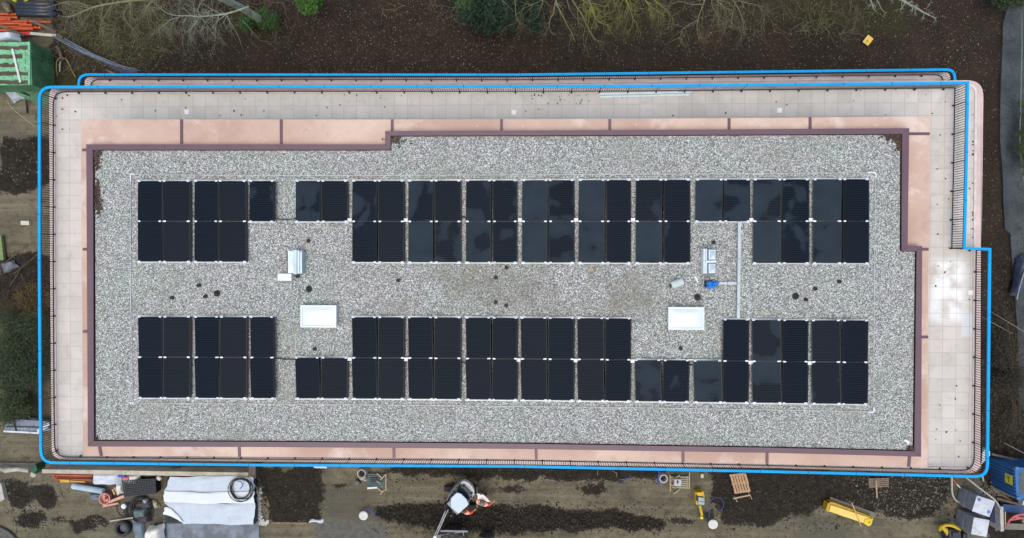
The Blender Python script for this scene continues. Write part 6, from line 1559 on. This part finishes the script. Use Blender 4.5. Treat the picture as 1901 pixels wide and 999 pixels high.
def person(pos, face, label, arm_r, arm_l, hat, lean=.1):
    """pos: ground point; face: heading angle; arms: (elbow, hand) offsets in body space (x right, y forward, z up)"""
    c, s = math.cos(face-math.pi/2), math.sin(face-math.pi/2)
    def B(x, y, z): y2 = y+lean*max(0, z-.9)*1.4; return Vector((pos.x+c*x-s*y2, pos.y+s*x+c*y2, z))
    r_ = empty('person', Vector((pos.x, pos.y, 0)), label, 'person')
    J = [(B(0,0,.95),.14,.11),(B(0,.0,1.15),.14,.11),(B(0,.02,1.38),.17,.12),(B(0,.02,1.47),.07,.07),(B(0,.04,1.56),.06,.065),(B(0,.06,1.67),.078,.095),(B(0,.05,1.75),.062,.075)]
    E_ = [(0,1),(1,2),(2,3),(3,4),(4,5),(5,6)]
    def add(ch, start):
        k = start
        for j in ch: J.append(j); E_.append((k, len(J)-1)); k = len(J)-1
        return k
    for sg, arm in ((1,arm_r),(-1,arm_l)):
        e_, h_ = arm
        kk = add([(B(sg*.19,.02,1.40),.06),(B(*e_),.045),(B(*h_),.03)], 2)
        hd = (B(*h_)-B(*e_)).normalized(); sd_ = hd.cross(Vector((0,0,1))).normalized(); pk = add([(B(*h_)+hd*.06,.035,.018)], kk)
        for f_ in range(4):
            o_ = sd_*((f_-1.5)*.022); add([(B(*h_)+hd*.10+o_,.010),(B(*h_)+hd*(.145-.008*abs(f_-1.3))+o_-Vector((0,0,.012)),.009),(B(*h_)+hd*(.175-.01*abs(f_-1.3))+o_-Vector((0,0,.035)),.008)], pk)
        add([(B(*h_)+hd*.05+sd_*.045*sg,.011),(B(*h_)+hd*.09+sd_*.06*sg,.009)], kk)
    for sg in (1,-1):
        add([(B(sg*.10,0,.88),.09),(B(sg*.11,.04,.5),.062),(B(sg*.12,0,.1),.045),(B(sg*.12,.14,.05),.04)], 0)
    body = skin_obj('body', J, E_, SKIN, r_, 1)
    # jacket
    JJ = [(B(0,0,.80),.24,.20),(B(0,0,1.12),.24,.20),(B(0,.02,1.38),.25,.19),(B(0,.03,1.50),.10,.10)]; EE = [(0,1),(1,2),(2,3)]
    for sg, arm in ((1,arm_r),(-1,arm_l)):
        n_ = len(JJ); e_, h_ = arm; JJ += [(B(sg*.24,.02,1.40),.12),(B(*e_),.105),(B(*(Vector(e_).lerp(Vector(h_),.9))),.06)]; EE += [(2,n_),(n_,n_+1),(n_+1,n_+2)]
    skin_obj('jacket', JJ, EE, HV, r_, 2)
    TJ = [(B(0,0,.90),.15,.12)]; TE = []
    for sg in (1,-1):
        n_ = len(TJ); TJ += [(B(sg*.10,0,.80),.105),(B(sg*.11,.04,.5),.08),(B(sg*.12,0,.14),.07)]; TE += [(0,n_),(n_,n_+1),(n_+1,n_+2)]
    skin_obj('trousers', TJ, TE, TRO, r_, 1)
    for sg in (1,-1): MB().tube([B(sg*.12,-.08,.06),B(sg*.12,.05,.07),B(sg*.12,.20,.05)],[.05,.06,.045],n=10).build('boot', BOOT, r_)
    hc = B(0,.055,1.68)
    if hat: MB().lathe(hc, [(.135,.0),(.14,.02),(.115,.03),(.108,.07),(.08,.115),(.03,.135)], 18, smooth=True, sy=1.1).build('helmet', hat, r_)
    else: MB().lathe(hc, [(.085,-.06),(.100,.0),(.098,.05),(.075,.09),(.03,.11)], 16, smooth=True).build('hair', HAIR, r_)
    fw = (B(0,1,1.6)-B(0,0,1.6)).normalized(); rt = Vector((fw.y,-fw.x,0)); fm = MB()
    f0 = B(0,.06,1.65)+fw*.088
    for sg in (1,-1): fm.lathe(f0+rt*.03*sg+Vector((0,0,.01)), [(.010,-.006),(.010,.006)], 8)
    fm.build('eyes', mat('eye_dark', (30,26,24), None, 4), r_)
    MB().bar(f0+Vector((0,0,.01)), f0+fw*.022+Vector((0,0,-.02)), .022, .02).build('nose', SKIN, r_)
    MB().bar(f0-rt*.022+Vector((0,0,-.045)), f0+rt*.022+Vector((0,0,-.045)), .012, .008).build('mouth', mat('lip', (150,84,76), None, 4), r_)
    for sg in (1,-1): MB().lathe(B(0,.05,1.64)+rt*.085*sg, [(.012,-.03),(.02,0),(.012,.03)], 8).build('ear', SKIN, r_)
    return r_
HATG = mat('helmet_grey_green', (128,138,120), (104,116,100), 8, rough=.4, bmp=0)
hp = P(892.5,941,1.72)
person(Vector((hp.x,hp.y,0)), rad(70), 'person in orange hi-vis jacket with grey helmet standing right of the excavator', ((.42,.05,1.22),(.56,.20,1.15)), ((-.36,.08,1.2),(-.26,.32,1.15)), HATG, .12)
T('white_sheet', 'curved white sheet held in front of the worker in the grey helmet', 'sheet', crumple([(885,917),(896,918),(912,932),(888,927)], 1.4, 1.42, 31, 8, 6, .02), mat('sheet_bright', (244,244,242), (232,232,228), 3))
hp = P(859,953.5,1.72)
person(Vector((hp.x,hp.y,0)), rad(60), 'bare-headed person in orange hi-vis jacket standing tight against the excavator cab', ((.40,.05,1.25),(.50,.22,1.2)), ((-.42,.0,1.2),(-.50,.14,1.15)), None, .05)
